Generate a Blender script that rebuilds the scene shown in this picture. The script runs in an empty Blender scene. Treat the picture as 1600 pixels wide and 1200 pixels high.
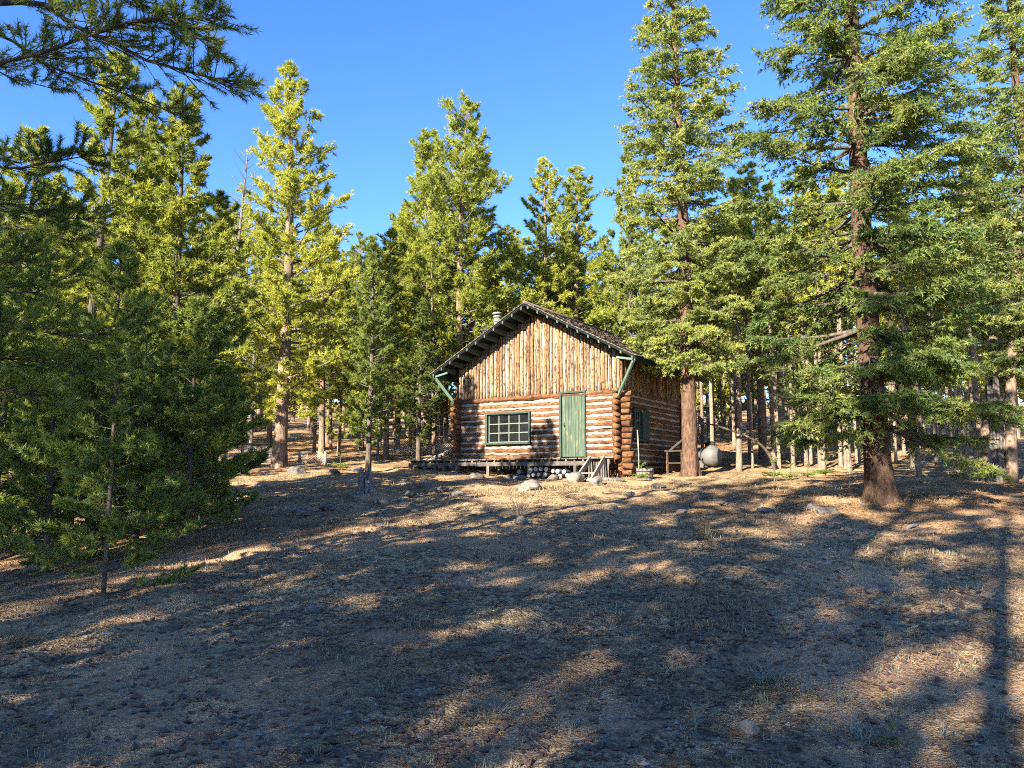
import bpy, math, random
import numpy as np
from mathutils import Vector

# ------------------------------------------------------------------ camera, sky, sun, exposure
SC = bpy.context.scene
COL = SC.collection
FPX = 1186.0                                   # focal length in pixels of a 1600 px wide frame
TILT = math.atan(146 / FPX)
EYE = 1.6
cam = bpy.data.cameras.new('camera')
cam.sensor_fit = 'HORIZONTAL'
cam.angle = 2 * math.atan(800 / FPX)
cam.clip_start = 0.05
cam.clip_end = 1500
camo = bpy.data.objects.new('camera', cam)
COL.objects.link(camo)
camo.location = (0, 0, EYE)
camo.rotation_euler = (math.pi / 2 + TILT, 0, 0)
SC.camera = camo

SUN_AZ = math.radians(34)                      # light travels this far to the right of straight ahead
SUN_EL = math.radians(23)
world = bpy.data.worlds.new('World')
SC.world = world
world.use_nodes = True
wn = world.node_tree.nodes
wl = world.node_tree.links
wn.clear()
sky = wn.new('ShaderNodeTexSky')
sky.sky_type = 'NISHITA'
sky.sun_disc = False
sky.sun_elevation = SUN_EL
sky.sun_rotation = math.pi + SUN_AZ
sky.altitude = 2800
sky.air_density = 1.0
sky.dust_density = 0.2
sky.ozone_density = 2.0
bg = wn.new('ShaderNodeBackground')
bg.inputs['Strength'].default_value = 0.084
wo = wn.new('ShaderNodeOutputWorld')
hs = wn.new('ShaderNodeHueSaturation')
hs.inputs['Hue'].default_value = 0.513
hs.inputs['Saturation'].default_value = 1.25
wl.new(sky.outputs[0], hs.inputs['Color'])
wl.new(hs.outputs[0], bg.inputs[0])
wl.new(bg.outputs[0], wo.inputs[0])

sun = bpy.data.lights.new('sun', 'SUN')
sun.energy = 4.8
sun.angle = math.radians(0.53)
sun.color = (1.0, 0.88, 0.71)
suno = bpy.data.objects.new('sun', sun)
COL.objects.link(suno)
suno.location = (-15, -20, 20)
LD = Vector((math.sin(SUN_AZ) * math.cos(SUN_EL), math.cos(SUN_AZ) * math.cos(SUN_EL), -math.sin(SUN_EL)))
suno.rotation_euler = LD.to_track_quat('-Z', 'Y').to_euler()

SC.view_settings.view_transform = 'Standard'
SC.view_settings.look = 'None'
SC.view_settings.gamma = 1.0
SC.view_settings.exposure = 2.55
SC.cycles.max_bounces = 5
SC.cycles.diffuse_bounces = 3
SC.cycles.use_adaptive_sampling = True
SC.cycles.adaptive_threshold = 0.02
SC.cycles.filter_width = 1.0
SC.cycles.use_denoising = False
SC.cycles.glossy_bounces = 2
SC.cycles.transmission_bounces = 3
SC.cycles.caustics_reflective = False
SC.cycles.caustics_refractive = False

# ------------------------------------------------------------------ helpers
def at(px, py, Y):
    u = (px - 800) / FPX
    v = (600 - py) / FPX
    dy = math.cos(TILT) - v * math.sin(TILT)
    dz = math.sin(TILT) + v * math.cos(TILT)
    s = Y / dy
    return np.array([u * s, Y, EYE + dz * s])

def hash2(i, j, s):
    n = (i * 374761393 + j * 668265263 + s * 974634777) & 0xffffffff
    n = ((n ^ (n >> 13)) * 1274126177) & 0xffffffff
    return ((n ^ (n >> 16)) & 0xffff) / 65535.0

def vnoise(x, y, s=0):
    x = np.asarray(x, float); y = np.asarray(y, float)
    i = np.floor(x).astype(np.int64); j = np.floor(y).astype(np.int64)
    fx = x - i; fy = y - j
    fx = fx * fx * (3 - 2 * fx); fy = fy * fy * (3 - 2 * fy)
    a = hash2(i, j, s); b = hash2(i + 1, j, s); c = hash2(i, j + 1, s); d = hash2(i + 1, j + 1, s)
    return (a * (1 - fx) + b * fx) * (1 - fy) + (c * (1 - fx) + d * fx) * fy - 0.5

def gz(x, y):
    x = np.asarray(x, float); y = np.asarray(y, float)
    z = np.where(y > 0, 0.072 * y, 0.03 * y)
    z = z + 0.035 * np.clip(y - 24, 0, 400)
    z = z - 0.42 * np.exp(-((x + 8.5) / 4) ** 2 - ((y - 12) / 6) ** 2)
    z = z + 0.22 * np.exp(-((x - 11.5) / 4) ** 2 - ((y - 18) / 5) ** 2)
    z = z + 0.10 * np.exp(-((x + 7) / 4) ** 2 - ((y - 25) / 4) ** 2)
    z = z + 0.10 * vnoise(x * 0.22 + 3, y * 0.22 + 9, 5)
    return z

def gzf(x, y):
    """ground with its fine relief"""
    z = gz(x, y)
    z = z + 0.085 * vnoise(x * 0.9, y * 0.9, 1) + 0.06 * vnoise(x * 2.6, y * 2.6, 2) + 0.034 * vnoise(x * 7, y * 7, 3) + 0.014 * vnoise(x * 17, y * 17, 4)
    return z

class MB:
    """collects triangles and quads, builds one mesh"""
    def __init__(s):
        s.v = []; s.t = []; s.q = []; s.n = 0
    def add(s, V, T=None, Q=None):
        V = np.asarray(V, float).reshape(-1, 3)
        if T is not None and len(T): s.t.append(np.asarray(T, np.int64).reshape(-1, 3) + s.n)
        if Q is not None and len(Q): s.q.append(np.asarray(Q, np.int64).reshape(-1, 4) + s.n)
        s.v.append(V); s.n += len(V)
    def mesh(s, name, mat, smooth=True):
        V = np.concatenate(s.v) if s.v else np.zeros((0, 3))
        T = np.concatenate(s.t) if s.t else np.zeros((0, 3), np.int64)
        Q = np.concatenate(s.q) if s.q else np.zeros((0, 4), np.int64)
        me = bpy.data.meshes.new(name)
        me.vertices.add(len(V)); me.vertices.foreach_set('co', V.astype(np.float32).ravel())
        nl = len(T) * 3 + len(Q) * 4
        me.loops.add(nl)
        me.loops.foreach_set('vertex_index', np.concatenate([T.ravel(), Q.ravel()]).astype(np.int32))
        npoly = len(T) + len(Q)
        me.polygons.add(npoly)
        st = np.concatenate([np.arange(len(T)) * 3, len(T) * 3 + np.arange(len(Q)) * 4]).astype(np.int32)
        me.polygons.foreach_set('loop_start', st)
        me.polygons.foreach_set('use_smooth', np.full(npoly, bool(smooth)))
        me.update(calc_edges=True)
        me.validate()
        if mat is not None: me.materials.append(mat)
        return me
    def build(s, name, mat, parent=None, smooth=True):
        o = bpy.data.objects.new(name, s.mesh(name, mat, smooth))
        COL.objects.link(o)
        if parent is not None: o.parent = parent
        return o

def tube(mb, pts, rad, sides=6, cap=True, wob=0.0, rng=None):
    pts = np.asarray(pts, float); k = len(pts)
    rad = np.broadcast_to(np.asarray(rad, float), (k,))
    tg = np.gradient(pts, axis=0)
    tg /= np.linalg.norm(tg, axis=1)[:, None] + 1e-9
    ref = np.array([0, 0, 1.0]) if abs(tg[:, 2]).mean() < 0.8 else np.array([1.0, 0, 0])
    a = np.cross(tg, ref); a /= np.linalg.norm(a, axis=1)[:, None] + 1e-9
    b = np.cross(tg, a)
    th = np.arange(sides) / sides * 2 * math.pi
    rr = rad[:, None] * np.ones(sides)
    if wob and rng is not None: rr = rr * (1 + wob * rng.uniform(-1, 1, rr.shape))
    V = pts[:, None, :] + rr[:, :, None] * (a[:, None, :] * np.cos(th)[None, :, None] + b[:, None, :] * np.sin(th)[None, :, None])
    V = V.reshape(-1, 3)
    i = np.arange(k - 1)[:, None] * sides; j = np.arange(sides)[None, :]; j2 = (j + 1) % sides
    Q = np.stack([i + j, i + j2, i + sides + j2, i + sides + j], -1).reshape(-1, 4)
    T = []
    if cap:
        V = np.concatenate([V, pts[:1], pts[-1:]]); n = k * sides
        jj = np.arange(sides)
        T = np.concatenate([np.stack([np.full(sides, n), (jj + 1) % sides, jj], -1),
                            np.stack([np.full(sides, n + 1), (k - 1) * sides + jj, (k - 1) * sides + (jj + 1) % sides], -1)])
    mb.add(V, T, Q)

def box(mb, lo, hi, jit=0.0, rng=None):
    x0, y0, z0 = lo; x1, y1, z1 = hi
    V = np.array([[x0, y0, z0], [x1, y0, z0], [x1, y1, z0], [x0, y1, z0], [x0, y0, z1], [x1, y0, z1], [x1, y1, z1], [x0, y1, z1]], float)
    if jit and rng is not None: V += rng.uniform(-jit, jit, V.shape)
    mb.add(V, None, [[3, 2, 1, 0], [4, 5, 6, 7], [0, 1, 5, 4], [1, 2, 6, 5], [2, 3, 7, 6], [3, 0, 4, 7]])

def beam(mb, p, q, w, h, up=(0, 0, 1)):
    """a rectangular bar from p to q"""
    p = np.asarray(p, float); q = np.asarray(q, float)
    d = (q - p) / np.linalg.norm(q - p)
    s = np.cross(d, up); s /= np.linalg.norm(s); t = np.cross(s, d)
    V = [c + s * a * w / 2 + t * b * h / 2 for c in (p, q) for a, b in ((-1, -1), (1, -1), (1, 1), (-1, 1))]
    mb.add(V, None, [[3, 2, 1, 0], [4, 5, 6, 7], [0, 1, 5, 4], [1, 2, 6, 5], [2, 3, 7, 6], [3, 0, 4, 7]])

def tag(o, label=None, cat=None, group=None, kind=None):
    if label: o['label'] = label
    if cat: o['category'] = cat
    if group: o['group'] = group
    if kind: o['kind'] = kind
    return o

def empty(name, loc=(0, 0, 0), rz=0.0):
    o = bpy.data.objects.new(name, None)
    COL.objects.link(o)
    o.location = [float(c) for c in loc]; o.rotation_euler = (0, 0, rz)
    o.empty_display_size = 0.2
    return o

# ------------------------------------------------------------------ materials
def nodes(name):
    m = bpy.data.materials.new(name); m.use_nodes = True
    nt = m.node_tree; nt.nodes.clear()
    out = nt.nodes.new('ShaderNodeOutputMaterial')
    return m, nt, out

def N(nt, typ, **kw):
    n = nt.nodes.new(typ)
    for k, v in kw.items():
        if k in n.inputs: n.inputs[k].default_value = v
        else: setattr(n, k, v)
    return n

def ramp(nt, fac, stops):
    r = nt.nodes.new('ShaderNodeValToRGB')
    e = r.color_ramp.elements
    while len(e) < len(stops): e.new(0.5)
    for el, (p, c) in zip(e, stops):
        el.position = p; el.color = (c[0], c[1], c[2], 1)
    nt.links.new(fac, r.inputs[0])
    return r.outputs[0]

def mix(nt, fac, a, b, mode='MIX'):
    m = nt.nodes.new('ShaderNodeMix'); m.data_type = 'RGBA'; m.blend_type = mode
    for sock, val in ((m.inputs[0], fac), (m.inputs[6], a), (m.inputs[7], b)):
        if hasattr(val, 'node'): nt.links.new(val, sock)
        elif isinstance(val, (int, float)): sock.default_value = val
        else: sock.default_value = (val[0], val[1], val[2], 1)
    return m.outputs[2]

def coords(nt, scale=(1, 1, 1), obrand=True):
    tc = N(nt, 'ShaderNodeTexCoord')
    mp = N(nt, 'ShaderNodeMapping')
    mp.inputs['Scale'].default_value = scale
    nt.links.new(tc.outputs['Object'], mp.inputs[0])
    if obrand:
        oi = N(nt, 'ShaderNodeObjectInfo')
        ml = N(nt, 'ShaderNodeMath', operation='MULTIPLY'); ml.inputs[1].default_value = 40
        nt.links.new(oi.outputs['Random'], ml.inputs[0])
        nt.links.new(ml.outputs[0], mp.inputs['Location'])
    return mp.outputs[0]

def noise(nt, vec, scale, detail=4, rough=0.6):
    n = N(nt, 'ShaderNodeTexNoise', Scale=scale, Detail=detail, Roughness=rough)
    nt.links.new(vec, n.inputs['Vector'])
    return n.outputs['Fac']

def principled(nt, out, col, rough=0.8, spec=0.2, bump=None, bstr=0.5, bdist=0.02, metallic=0.0):
    p = N(nt, 'ShaderNodeBsdfPrincipled')
    p.inputs['Roughness'].default_value = rough
    p.inputs['Specular IOR Level'].default_value = spec
    p.inputs['Metallic'].default_value = metallic
    if hasattr(col, 'node'): nt.links.new(col, p.inputs['Base Color'])
    else: p.inputs['Base Color'].default_value = (*col, 1)
    if bump is not None:
        b = N(nt, 'ShaderNodeBump', Strength=bstr, Distance=bdist)
        nt.links.new(bump, b.inputs['Height']); nt.links.new(b.outputs[0], p.inputs['Normal'])
    nt.links.new(p.outputs[0], out.inputs[0])
    return p

def mat_mottle(name, stops, scale=(1, 1, 1), ns=6, rough=0.85, spec=0.15, bstr=0.4, bdist=0.01, tint=None, obj_rand=0.0, fine=30):
    """noise-mottled matte material; obj_rand varies its value from object to object"""
    m, nt, out = nodes(name)
    v = coords(nt, scale)
    f = noise(nt, v, ns, 6, 0.65)
    c = ramp(nt, f, stops)
    g = noise(nt, v, fine, 5, 0.7)
    c = mix(nt, 0.55, c, ramp(nt, g, [(0.3, (0.35, 0.35, 0.35)), (0.7, (1.3, 1.3, 1.3))]), 'MULTIPLY')
    if obj_rand:
        oi = N(nt, 'ShaderNodeObjectInfo')
        c = mix(nt, 1.0, c, ramp(nt, oi.outputs['Random'], [(0, (1 - obj_rand,) * 3), (1, (1 + obj_rand,) * 3)]), 'MULTIPLY')
    principled(nt, out, c, rough, spec, g, bstr, bdist)
    return m

def mat_log(name, axis):
    s = [9, 9, 9]; s[axis] = 0.9
    m, nt, out = nodes(name)
    v = coords(nt, s)
    oi = N(nt, 'ShaderNodeObjectInfo')
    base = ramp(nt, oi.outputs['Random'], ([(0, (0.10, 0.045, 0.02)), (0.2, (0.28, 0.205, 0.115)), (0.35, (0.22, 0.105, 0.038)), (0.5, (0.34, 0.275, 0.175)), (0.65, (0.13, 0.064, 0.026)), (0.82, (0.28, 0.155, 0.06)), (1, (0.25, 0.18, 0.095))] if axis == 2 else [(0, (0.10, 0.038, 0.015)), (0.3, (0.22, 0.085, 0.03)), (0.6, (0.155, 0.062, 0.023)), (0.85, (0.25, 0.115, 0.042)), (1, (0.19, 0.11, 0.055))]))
    grain = noise(nt, v, 1.6, 6, 0.7)
    c = mix(nt, 0.75, base, ramp(nt, grain, [(0.3, (0.45, 0.42, 0.4)), (0.55, (1.0, 1.0, 1.0)), (0.75, (1.5, 1.45, 1.35))]), 'MULTIPLY')
    v2 = coords(nt, [1.0 if i != axis else 0.55 for i in range(3)])
    w = noise(nt, v2, 5.0, 5, 0.65)                       # weathered grey-tan patches and left-over dark bark
    c = mix(nt, ramp(nt, w, [(0.48, (0, 0, 0)), (0.66, (0.6, 0.6, 0.6))]), c, (0.29, 0.19, 0.088))
    k = noise(nt, v2, 17, 3, 0.6)
    c = mix(nt, ramp(nt, k, [(0.50, (0, 0, 0)), (0.62, (0.9, 0.9, 0.9))]), c, (0.055, 0.026, 0.014))
    ge = N(nt, 'ShaderNodeNewGeometry')
    st = noise(nt, ge.outputs['Position'], 1.5, 5, 0.7)      # broad darker patches that run over many logs
    c = mix(nt, ramp(nt, st, [(0.42, (0, 0, 0)), (0.62, (0.65, 0.65, 0.65))]), c, mix(nt, 1.0, c, (0.55, 0.52, 0.52), 'MULTIPLY'))
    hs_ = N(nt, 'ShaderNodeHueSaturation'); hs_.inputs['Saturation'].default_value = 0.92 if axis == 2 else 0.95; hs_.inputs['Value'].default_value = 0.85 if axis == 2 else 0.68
    nt.links.new(c, hs_.inputs['Color']); c = hs_.outputs[0]
    principled(nt, out, c, 0.8, 0.15, grain, 0.7, 0.014)
    return m

M = {}
M['log_u'] = mat_log('log_wood_front', 0)
M['log_v'] = mat_log('log_wood_side', 1)
M['log_w'] = mat_log('pole_wood', 2)
M['chink'] = mat_mottle('lime_chinking', [(0.3, (0.15, 0.125, 0.098)), (0.5, (0.26, 0.236, 0.205)), (0.75, (0.34, 0.32, 0.29))], (1, 1, 1), 3.5, 0.95, 0.05, 0.6, 0.012)
M['logend'] = mat_mottle('log_end', [(0.3, (0.30, 0.13, 0.05)), (0.6, (0.45, 0.22, 0.09))], (1, 1, 1), 9, 0.8)
M['green'] = mat_mottle('green_trim', [(0.3, (0.017, 0.032, 0.025)), (0.6, (0.028, 0.05, 0.038))], (1, 1, 1), 6, 0.7, 0.25)
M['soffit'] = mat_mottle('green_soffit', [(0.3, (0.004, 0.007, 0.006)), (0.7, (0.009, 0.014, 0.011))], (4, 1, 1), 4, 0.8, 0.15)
M['lookout'] = mat_mottle('lookout_paint', [(0.3, (0.025, 0.045, 0.034)), (0.6, (0.05, 0.08, 0.06))], (1, 1, 1), 6, 0.7, 0.25)
M['brace'] = mat_mottle('pale_green_paint', [(0.3, (0.05, 0.095, 0.073)), (0.7, (0.09, 0.14, 0.108))], (1, 1, 1), 5, 0.7, 0.2)
M['sash'] = mat_mottle('sash_paint', [(0.3, (0.08, 0.11, 0.09)), (0.7, (0.13, 0.16, 0.135))], (1, 1, 1), 12, 0.7, 0.2)
M['shingle'] = mat_mottle('roof_shingle', [(0.3, (0.07, 0.053, 0.043)), (0.6, (0.14, 0.11, 0.09)), (0.8, (0.2, 0.163, 0.135))], (1, 1, 1), 7, 0.9, 0.1, 0.6)
M['deck'] = mat_mottle('weathered_deck', [(0.3, (0.05, 0.045, 0.04)), (0.7, (0.13, 0.115, 0.10))], (1, 1, 1), 6, 0.9, 0.1, 0.5, 0.01, obj_rand=0.25)
M['greywood'] = mat_mottle('grey_dead_wood', [(0.25, (0.06, 0.052, 0.048)), (0.5, (0.17, 0.155, 0.14)), (0.8, (0.29, 0.265, 0.24))], (6, 6, 0.7), 2.2, 0.9, 0.1, 0.8, 0.02)
M['palewood'] = mat_mottle('pale_board', [(0.3, (0.20, 0.165, 0.125)), (0.7, (0.34, 0.29, 0.23))], (3, 3, 3), 2, 0.85, 0.1)
M['cutend'] = mat_mottle('firewood_end', [(0.3, (0.20, 0.18, 0.16)), (0.7, (0.36, 0.33, 0.29))], (1, 1, 1), 9, 0.9, 0.1)
M['rock'] = mat_mottle('granite', [(0.25, (0.05, 0.047, 0.045)), (0.5, (0.115, 0.106, 0.097)), (0.75, (0.20, 0.182, 0.16))], (1, 1, 1), 5, 0.9, 0.15, 0.7, 0.02, obj_rand=0.2, fine=26)
M['pale_rock'] = mat_mottle('pale_granite', [(0.25, (0.09, 0.078, 0.066)), (0.5, (0.17, 0.153, 0.132)), (0.75, (0.23, 0.212, 0.186))], (1, 1, 1), 5, 0.9, 0.15, 0.7, 0.02, fine=26)
M['metal'] = mat_mottle('galvanised_metal', [(0.3, (0.1, 0.098, 0.094)), (0.7, (0.2, 0.195, 0.185))], (1, 1, 1), 5, 0.5, 0.5, 0.1)
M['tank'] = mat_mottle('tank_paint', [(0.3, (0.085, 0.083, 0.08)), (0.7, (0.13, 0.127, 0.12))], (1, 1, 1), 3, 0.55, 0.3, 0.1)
M['black'] = mat_mottle('dark_cap', [(0.3, (0.02, 0.025, 0.02)), (0.7, (0.05, 0.055, 0.045))], (1, 1, 1), 6, 0.6, 0.3)
M['wire'] = mat_mottle('fence_wire', [(0.3, (0.32, 0.31, 0.29)), (0.7, (0.5, 0.48, 0.45))], (1, 1, 1), 6, 0.5, 0.4)
M['dark_inside'] = mat_mottle('dark_timber_and_shade', [(0.3, (0.03, 0.024, 0.02)), (0.7, (0.07, 0.055, 0.045))], (1, 1, 1), 5, 0.95, 0.05)  # dark timber; also paints the shade inside the room and below the sill

def mat_door():
    m, nt, out = nodes('door_paint')
    v = coords(nt, (14, 14, 0.8))
    g = noise(nt, v, 1.5, 6, 0.7)
    c = ramp(nt, g, [(0.25, (0.016, 0.028, 0.02)), (0.5, (0.046, 0.07, 0.047)), (0.75, (0.09, 0.112, 0.076))])
    w = noise(nt, coords(nt, (3, 3, 1.3)), 2.0, 5, 0.7)
    c = mix(nt, ramp(nt, w, [(0.56, (0, 0, 0)), (0.70, (0.7, 0.7, 0.7))]), c, (0.17, 0.135, 0.075))
    k = noise(nt, coords(nt, (1, 1, 1)), 3.0, 4, 0.6)
    c = mix(nt, ramp(nt, k, [(0.54, (0, 0, 0)), (0.68, (0.6, 0.6, 0.6))]), c, (0.02, 0.045, 0.042))
    principled(nt, out, c, 0.75, 0.2, g, 0.3, 0.006)
    return m
M['door'] = mat_door()

def mat_glass():
    m, nt, out = nodes('window_glass')
    f = noise(nt, coords(nt), 9, 4, 0.6)
    c = ramp(nt, f, [(0.3, (0.003, 0.003, 0.003)), (0.75, (0.012, 0.012, 0.011))])
    principled(nt, out, c, 0.12, 0.12)
    return m
M['glass'] = mat_glass()

def mat_bark(name, a, b, c3, vs=3.0, bd=0.03):
    m, nt, out = nodes(name)
    v = coords(nt, (vs * 2.2, vs * 2.2, vs * 0.8))
    f = noise(nt, v, 2.2, 8, 0.72)
    c = ramp(nt, f, [(0.28, a), (0.5, b), (0.72, c3)])
    big = noise(nt, coords(nt, (1, 1, 0.5)), 1.3, 3)
    c = mix(nt, 0.6, c, ramp(nt, big, [(0.3, (0.6, 0.6, 0.62)), (0.7, (1.25, 1.2, 1.15))]), 'MULTIPLY')
    principled(nt, out, c, 0.92, 0.08, f, 0.9, bd)
    return m
M['bark_pine'] = mat_bark('pine_bark', (0.045, 0.032, 0.024), (0.155, 0.112, 0.08), (0.28, 0.21, 0.152))
M['bark_spruce'] = mat_bark('spruce_bark', (0.024, 0.015, 0.011), (0.095, 0.06, 0.043), (0.19, 0.125, 0.09), 3.2, 0.08)
M['bark_pale'] = mat_bark('pale_pine_bark', (0.05, 0.04, 0.032), (0.165, 0.132, 0.102), (0.30, 0.25, 0.198))
M['bark_dead'] = mat_bark('dead_bark', (0.04, 0.034, 0.03), (0.11, 0.098, 0.088), (0.20, 0.18, 0.163))
M['bark_dark'] = mat_bark('young_bark', (0.03, 0.024, 0.02), (0.08, 0.066, 0.054), (0.15, 0.125, 0.105))

def mat_leaf(name, a, b, c3, trans=0.35, ns=1.1):
    m, nt, out = nodes(name)
    ge = N(nt, 'ShaderNodeNewGeometry')
    v = coords(nt)
    big = noise(nt, v, ns, 3, 0.6)
    c = ramp(nt, big, [(0.32, a), (0.52, b), (0.70, c3)])
    c = mix(nt, 0.8, c, ramp(nt, ge.outputs['Random Per Island'], [(0, (0.55, 0.6, 0.6)), (0.5, (1, 1, 1)), (1, (1.4, 1.3, 1.15))]), 'MULTIPLY')
    oi = N(nt, 'ShaderNodeObjectInfo')
    c = mix(nt, 1.0, c, ramp(nt, oi.outputs['Random'], [(0, (0.82, 0.86, 0.9)), (0.5, (1, 1, 1)), (1, (1.18, 1.1, 1.0))]), 'MULTIPLY')
    br = noise(nt, v, ns * 1.7, 3, 0.6)                      # a few browned sprays
    c = mix(nt, ramp(nt, br, [(0.66, (0, 0, 0)), (0.74, (0.6, 0.6, 0.6))]), c, (0.20, 0.13, 0.06))
    p = N(nt, 'ShaderNodeBsdfPrincipled'); p.inputs['Roughness'].default_value = 0.55; p.inputs['Specular IOR Level'].default_value = 0.25
    t = N(nt, 'ShaderNodeBsdfTranslucent')
    nt.links.new(c, p.inputs['Base Color'])
    nt.links.new(mix(nt, 1.0, c, (1.15, 1.2, 0.75), 'MULTIPLY'), t.inputs['Color'])
    ms = N(nt, 'ShaderNodeMixShader'); ms.inputs[0].default_value = trans
    nt.links.new(p.outputs[0], ms.inputs[1]); nt.links.new(t.outputs[0], ms.inputs[2]); nt.links.new(ms.outputs[0], out.inputs[0])
    return m
M['needle_pine'] = mat_leaf('pine_needles', (0.22, 0.255, 0.05), (0.32, 0.345, 0.06), (0.41, 0.41, 0.08), 0.48)
M['needle_spruce'] = mat_leaf('spruce_needles', (0.12, 0.185, 0.075), (0.225, 0.275, 0.085), (0.33, 0.355, 0.105), 0.48)
M['needle_blue'] = mat_leaf('blue_green_needles', (0.06, 0.115, 0.042), (0.125, 0.18, 0.052), (0.22, 0.255, 0.075), 0.45)
M['needle_dark'] = mat_leaf('deep_green_needles', (0.085, 0.13, 0.035), (0.15, 0.195, 0.042), (0.22, 0.25, 0.055), 0.45)
M['needle_mid'] = mat_leaf('young_pine_needles', (0.15, 0.19, 0.04), (0.25, 0.275, 0.05), (0.34, 0.345, 0.065), 0.48)
M['needle_dry'] = mat_leaf('dry_twigs', (0.20, 0.15, 0.11), (0.26, 0.20, 0.15), (0.33, 0.26, 0.19), 0.1)
M['grass'] = mat_leaf('dry_grass', (0.15, 0.12, 0.075), (0.22, 0.18, 0.11), (0.30, 0.25, 0.155), 0.2)
M['grass_green'] = mat_leaf('green_grey_grass', (0.11, 0.12, 0.085), (0.17, 0.18, 0.13), (0.25, 0.255, 0.19), 0.2)
M['shrub'] = mat_leaf('shrub_leaf', (0.10, 0.17, 0.03), (0.15, 0.22, 0.04), (0.22, 0.28, 0.06), 0.35)

def mat_ground():
    m, nt, out = nodes('forest_soil')
    v = coords(nt, obrand=False)
    big = noise(nt, v, 0.42, 5, 0.6)
    c = ramp(nt, big, [(0.38, (0.29, 0.205, 0.13)), (0.49, (0.47, 0.33, 0.205)), (0.57, (0.66, 0.46, 0.28))])
    gm = noise(nt, v, 0.75, 6, 0.7)                         # dry grass cover
    c = mix(nt, ramp(nt, gm, [(0.50, (0, 0, 0)), (0.64, (0.8, 0.8, 0.8))]), c, (0.50, 0.41, 0.25))
    # rust-coloured needle duff lying around the feet of the trees
    def around(x, y, r):
        s = N(nt, 'ShaderNodeVectorMath', operation='DISTANCE')
        fl = N(nt, 'ShaderNodeVectorMath', operation='MULTIPLY'); fl.inputs[1].default_value = (1, 1, 0)
        nt.links.new(v, fl.inputs[0]); nt.links.new(fl.outputs[0], s.inputs[0]); s.inputs[1].default_value = (x, y, 0)
        mr = N(nt, 'ShaderNodeMapRange'); mr.inputs[1].default_value = r; mr.inputs[2].default_value = r * 0.25
        nt.links.new(s.outputs['Value'], mr.inputs[0]); return mr.outputs[0]
    duff = None
    for x, y, r in ((7.6, 14.5, 5.5), (11.5, 17.5, 6.0), (-6.5, 10.5, 5.0), (-7.6, 25, 3.5), (10, 36, 14), (-8, 38, 12)):
        a = around(x, y, r)
        if duff is None: duff = a
        else:
            mx = N(nt, 'ShaderNodeMath', operation='MAXIMUM'); nt.links.new(duff, mx.inputs[0]); nt.links.new(a, mx.inputs[1]); duff = mx.outputs[0]
    dn = N(nt, 'ShaderNodeMath', operation='MULTIPLY'); nt.links.new(duff, dn.inputs[0]); nt.links.new(ramp(nt, noise(nt, v, 1.1, 5, 0.7), [(0.32, (0.1, 0.1, 0.1)), (0.6, (1, 1, 1))]), dn.inputs[1])
    c = mix(nt, dn.outputs[0], c, (0.46, 0.215, 0.10))
    bare = ramp(nt, noise(nt, v, 0.62, 4, 0.55), [(0.50, (1, 1, 1)), (0.60, (0.12, 0.12, 0.12))])   # patches of bare trodden dirt
    c = mix(nt, ramp(nt, noise(nt, v, 0.62, 4, 0.55), [(0.50, (0, 0, 0)), (0.60, (0.75, 0.75, 0.75))]), c, (0.52, 0.325, 0.205))
    md = noise(nt, v, 5.5, 6, 0.75)
    c = mix(nt, mix(nt, 1.0, bare, ramp(nt, md, [(0.42, (0, 0, 0)), (0.56, (0.85, 0.85, 0.85))]), 'MULTIPLY'), c, (0.20, 0.148, 0.10))
    mc = noise(nt, v, 17, 5, 0.8)
    c = mix(nt, mix(nt, 1.0, bare, ramp(nt, mc, [(0.50, (0, 0, 0)), (0.57, (0.9, 0.9, 0.9))]), 'MULTIPLY'), c, (0.085, 0.062, 0.044))
    fn = noise(nt, v, 38, 6, 0.75)
    c = mix(nt, 0.8, c, ramp(nt, fn, [(0.3, (0.35, 0.33, 0.32)), (0.52, (1, 1, 1)), (0.75, (1.7, 1.65, 1.6))]), 'MULTIPLY')
    c = mix(nt, 1.0, c, (1.0, 0.99, 0.87), 'MULTIPLY')
    vo = N(nt, 'ShaderNodeTexVoronoi', Scale=55.0); nt.links.new(v, vo.inputs['Vector'])
    h = N(nt, 'ShaderNodeMath', operation='ADD'); nt.links.new(fn, h.inputs[0]); nt.links.new(vo.outputs['Distance'], h.inputs[1])
    principled(nt, out, c, 0.95, 0.05, h.outputs[0], 0.9, 0.035)
    return m
M['ground'] = mat_ground()
M['litter'] = mat_leaf('dark_litter', (0.045, 0.034, 0.028), (0.075, 0.055, 0.043), (0.12, 0.085, 0.06), 0.0, 3)
M['duff'] = mat_leaf('needle_duff', (0.13, 0.062, 0.032), (0.22, 0.11, 0.055), (0.30, 0.17, 0.09), 0.0, 3)
M['gravel'] = mat_leaf('pale_gravel', (0.12, 0.112, 0.105), (0.19, 0.178, 0.165), (0.30, 0.285, 0.265), 0.0, 3)

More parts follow.
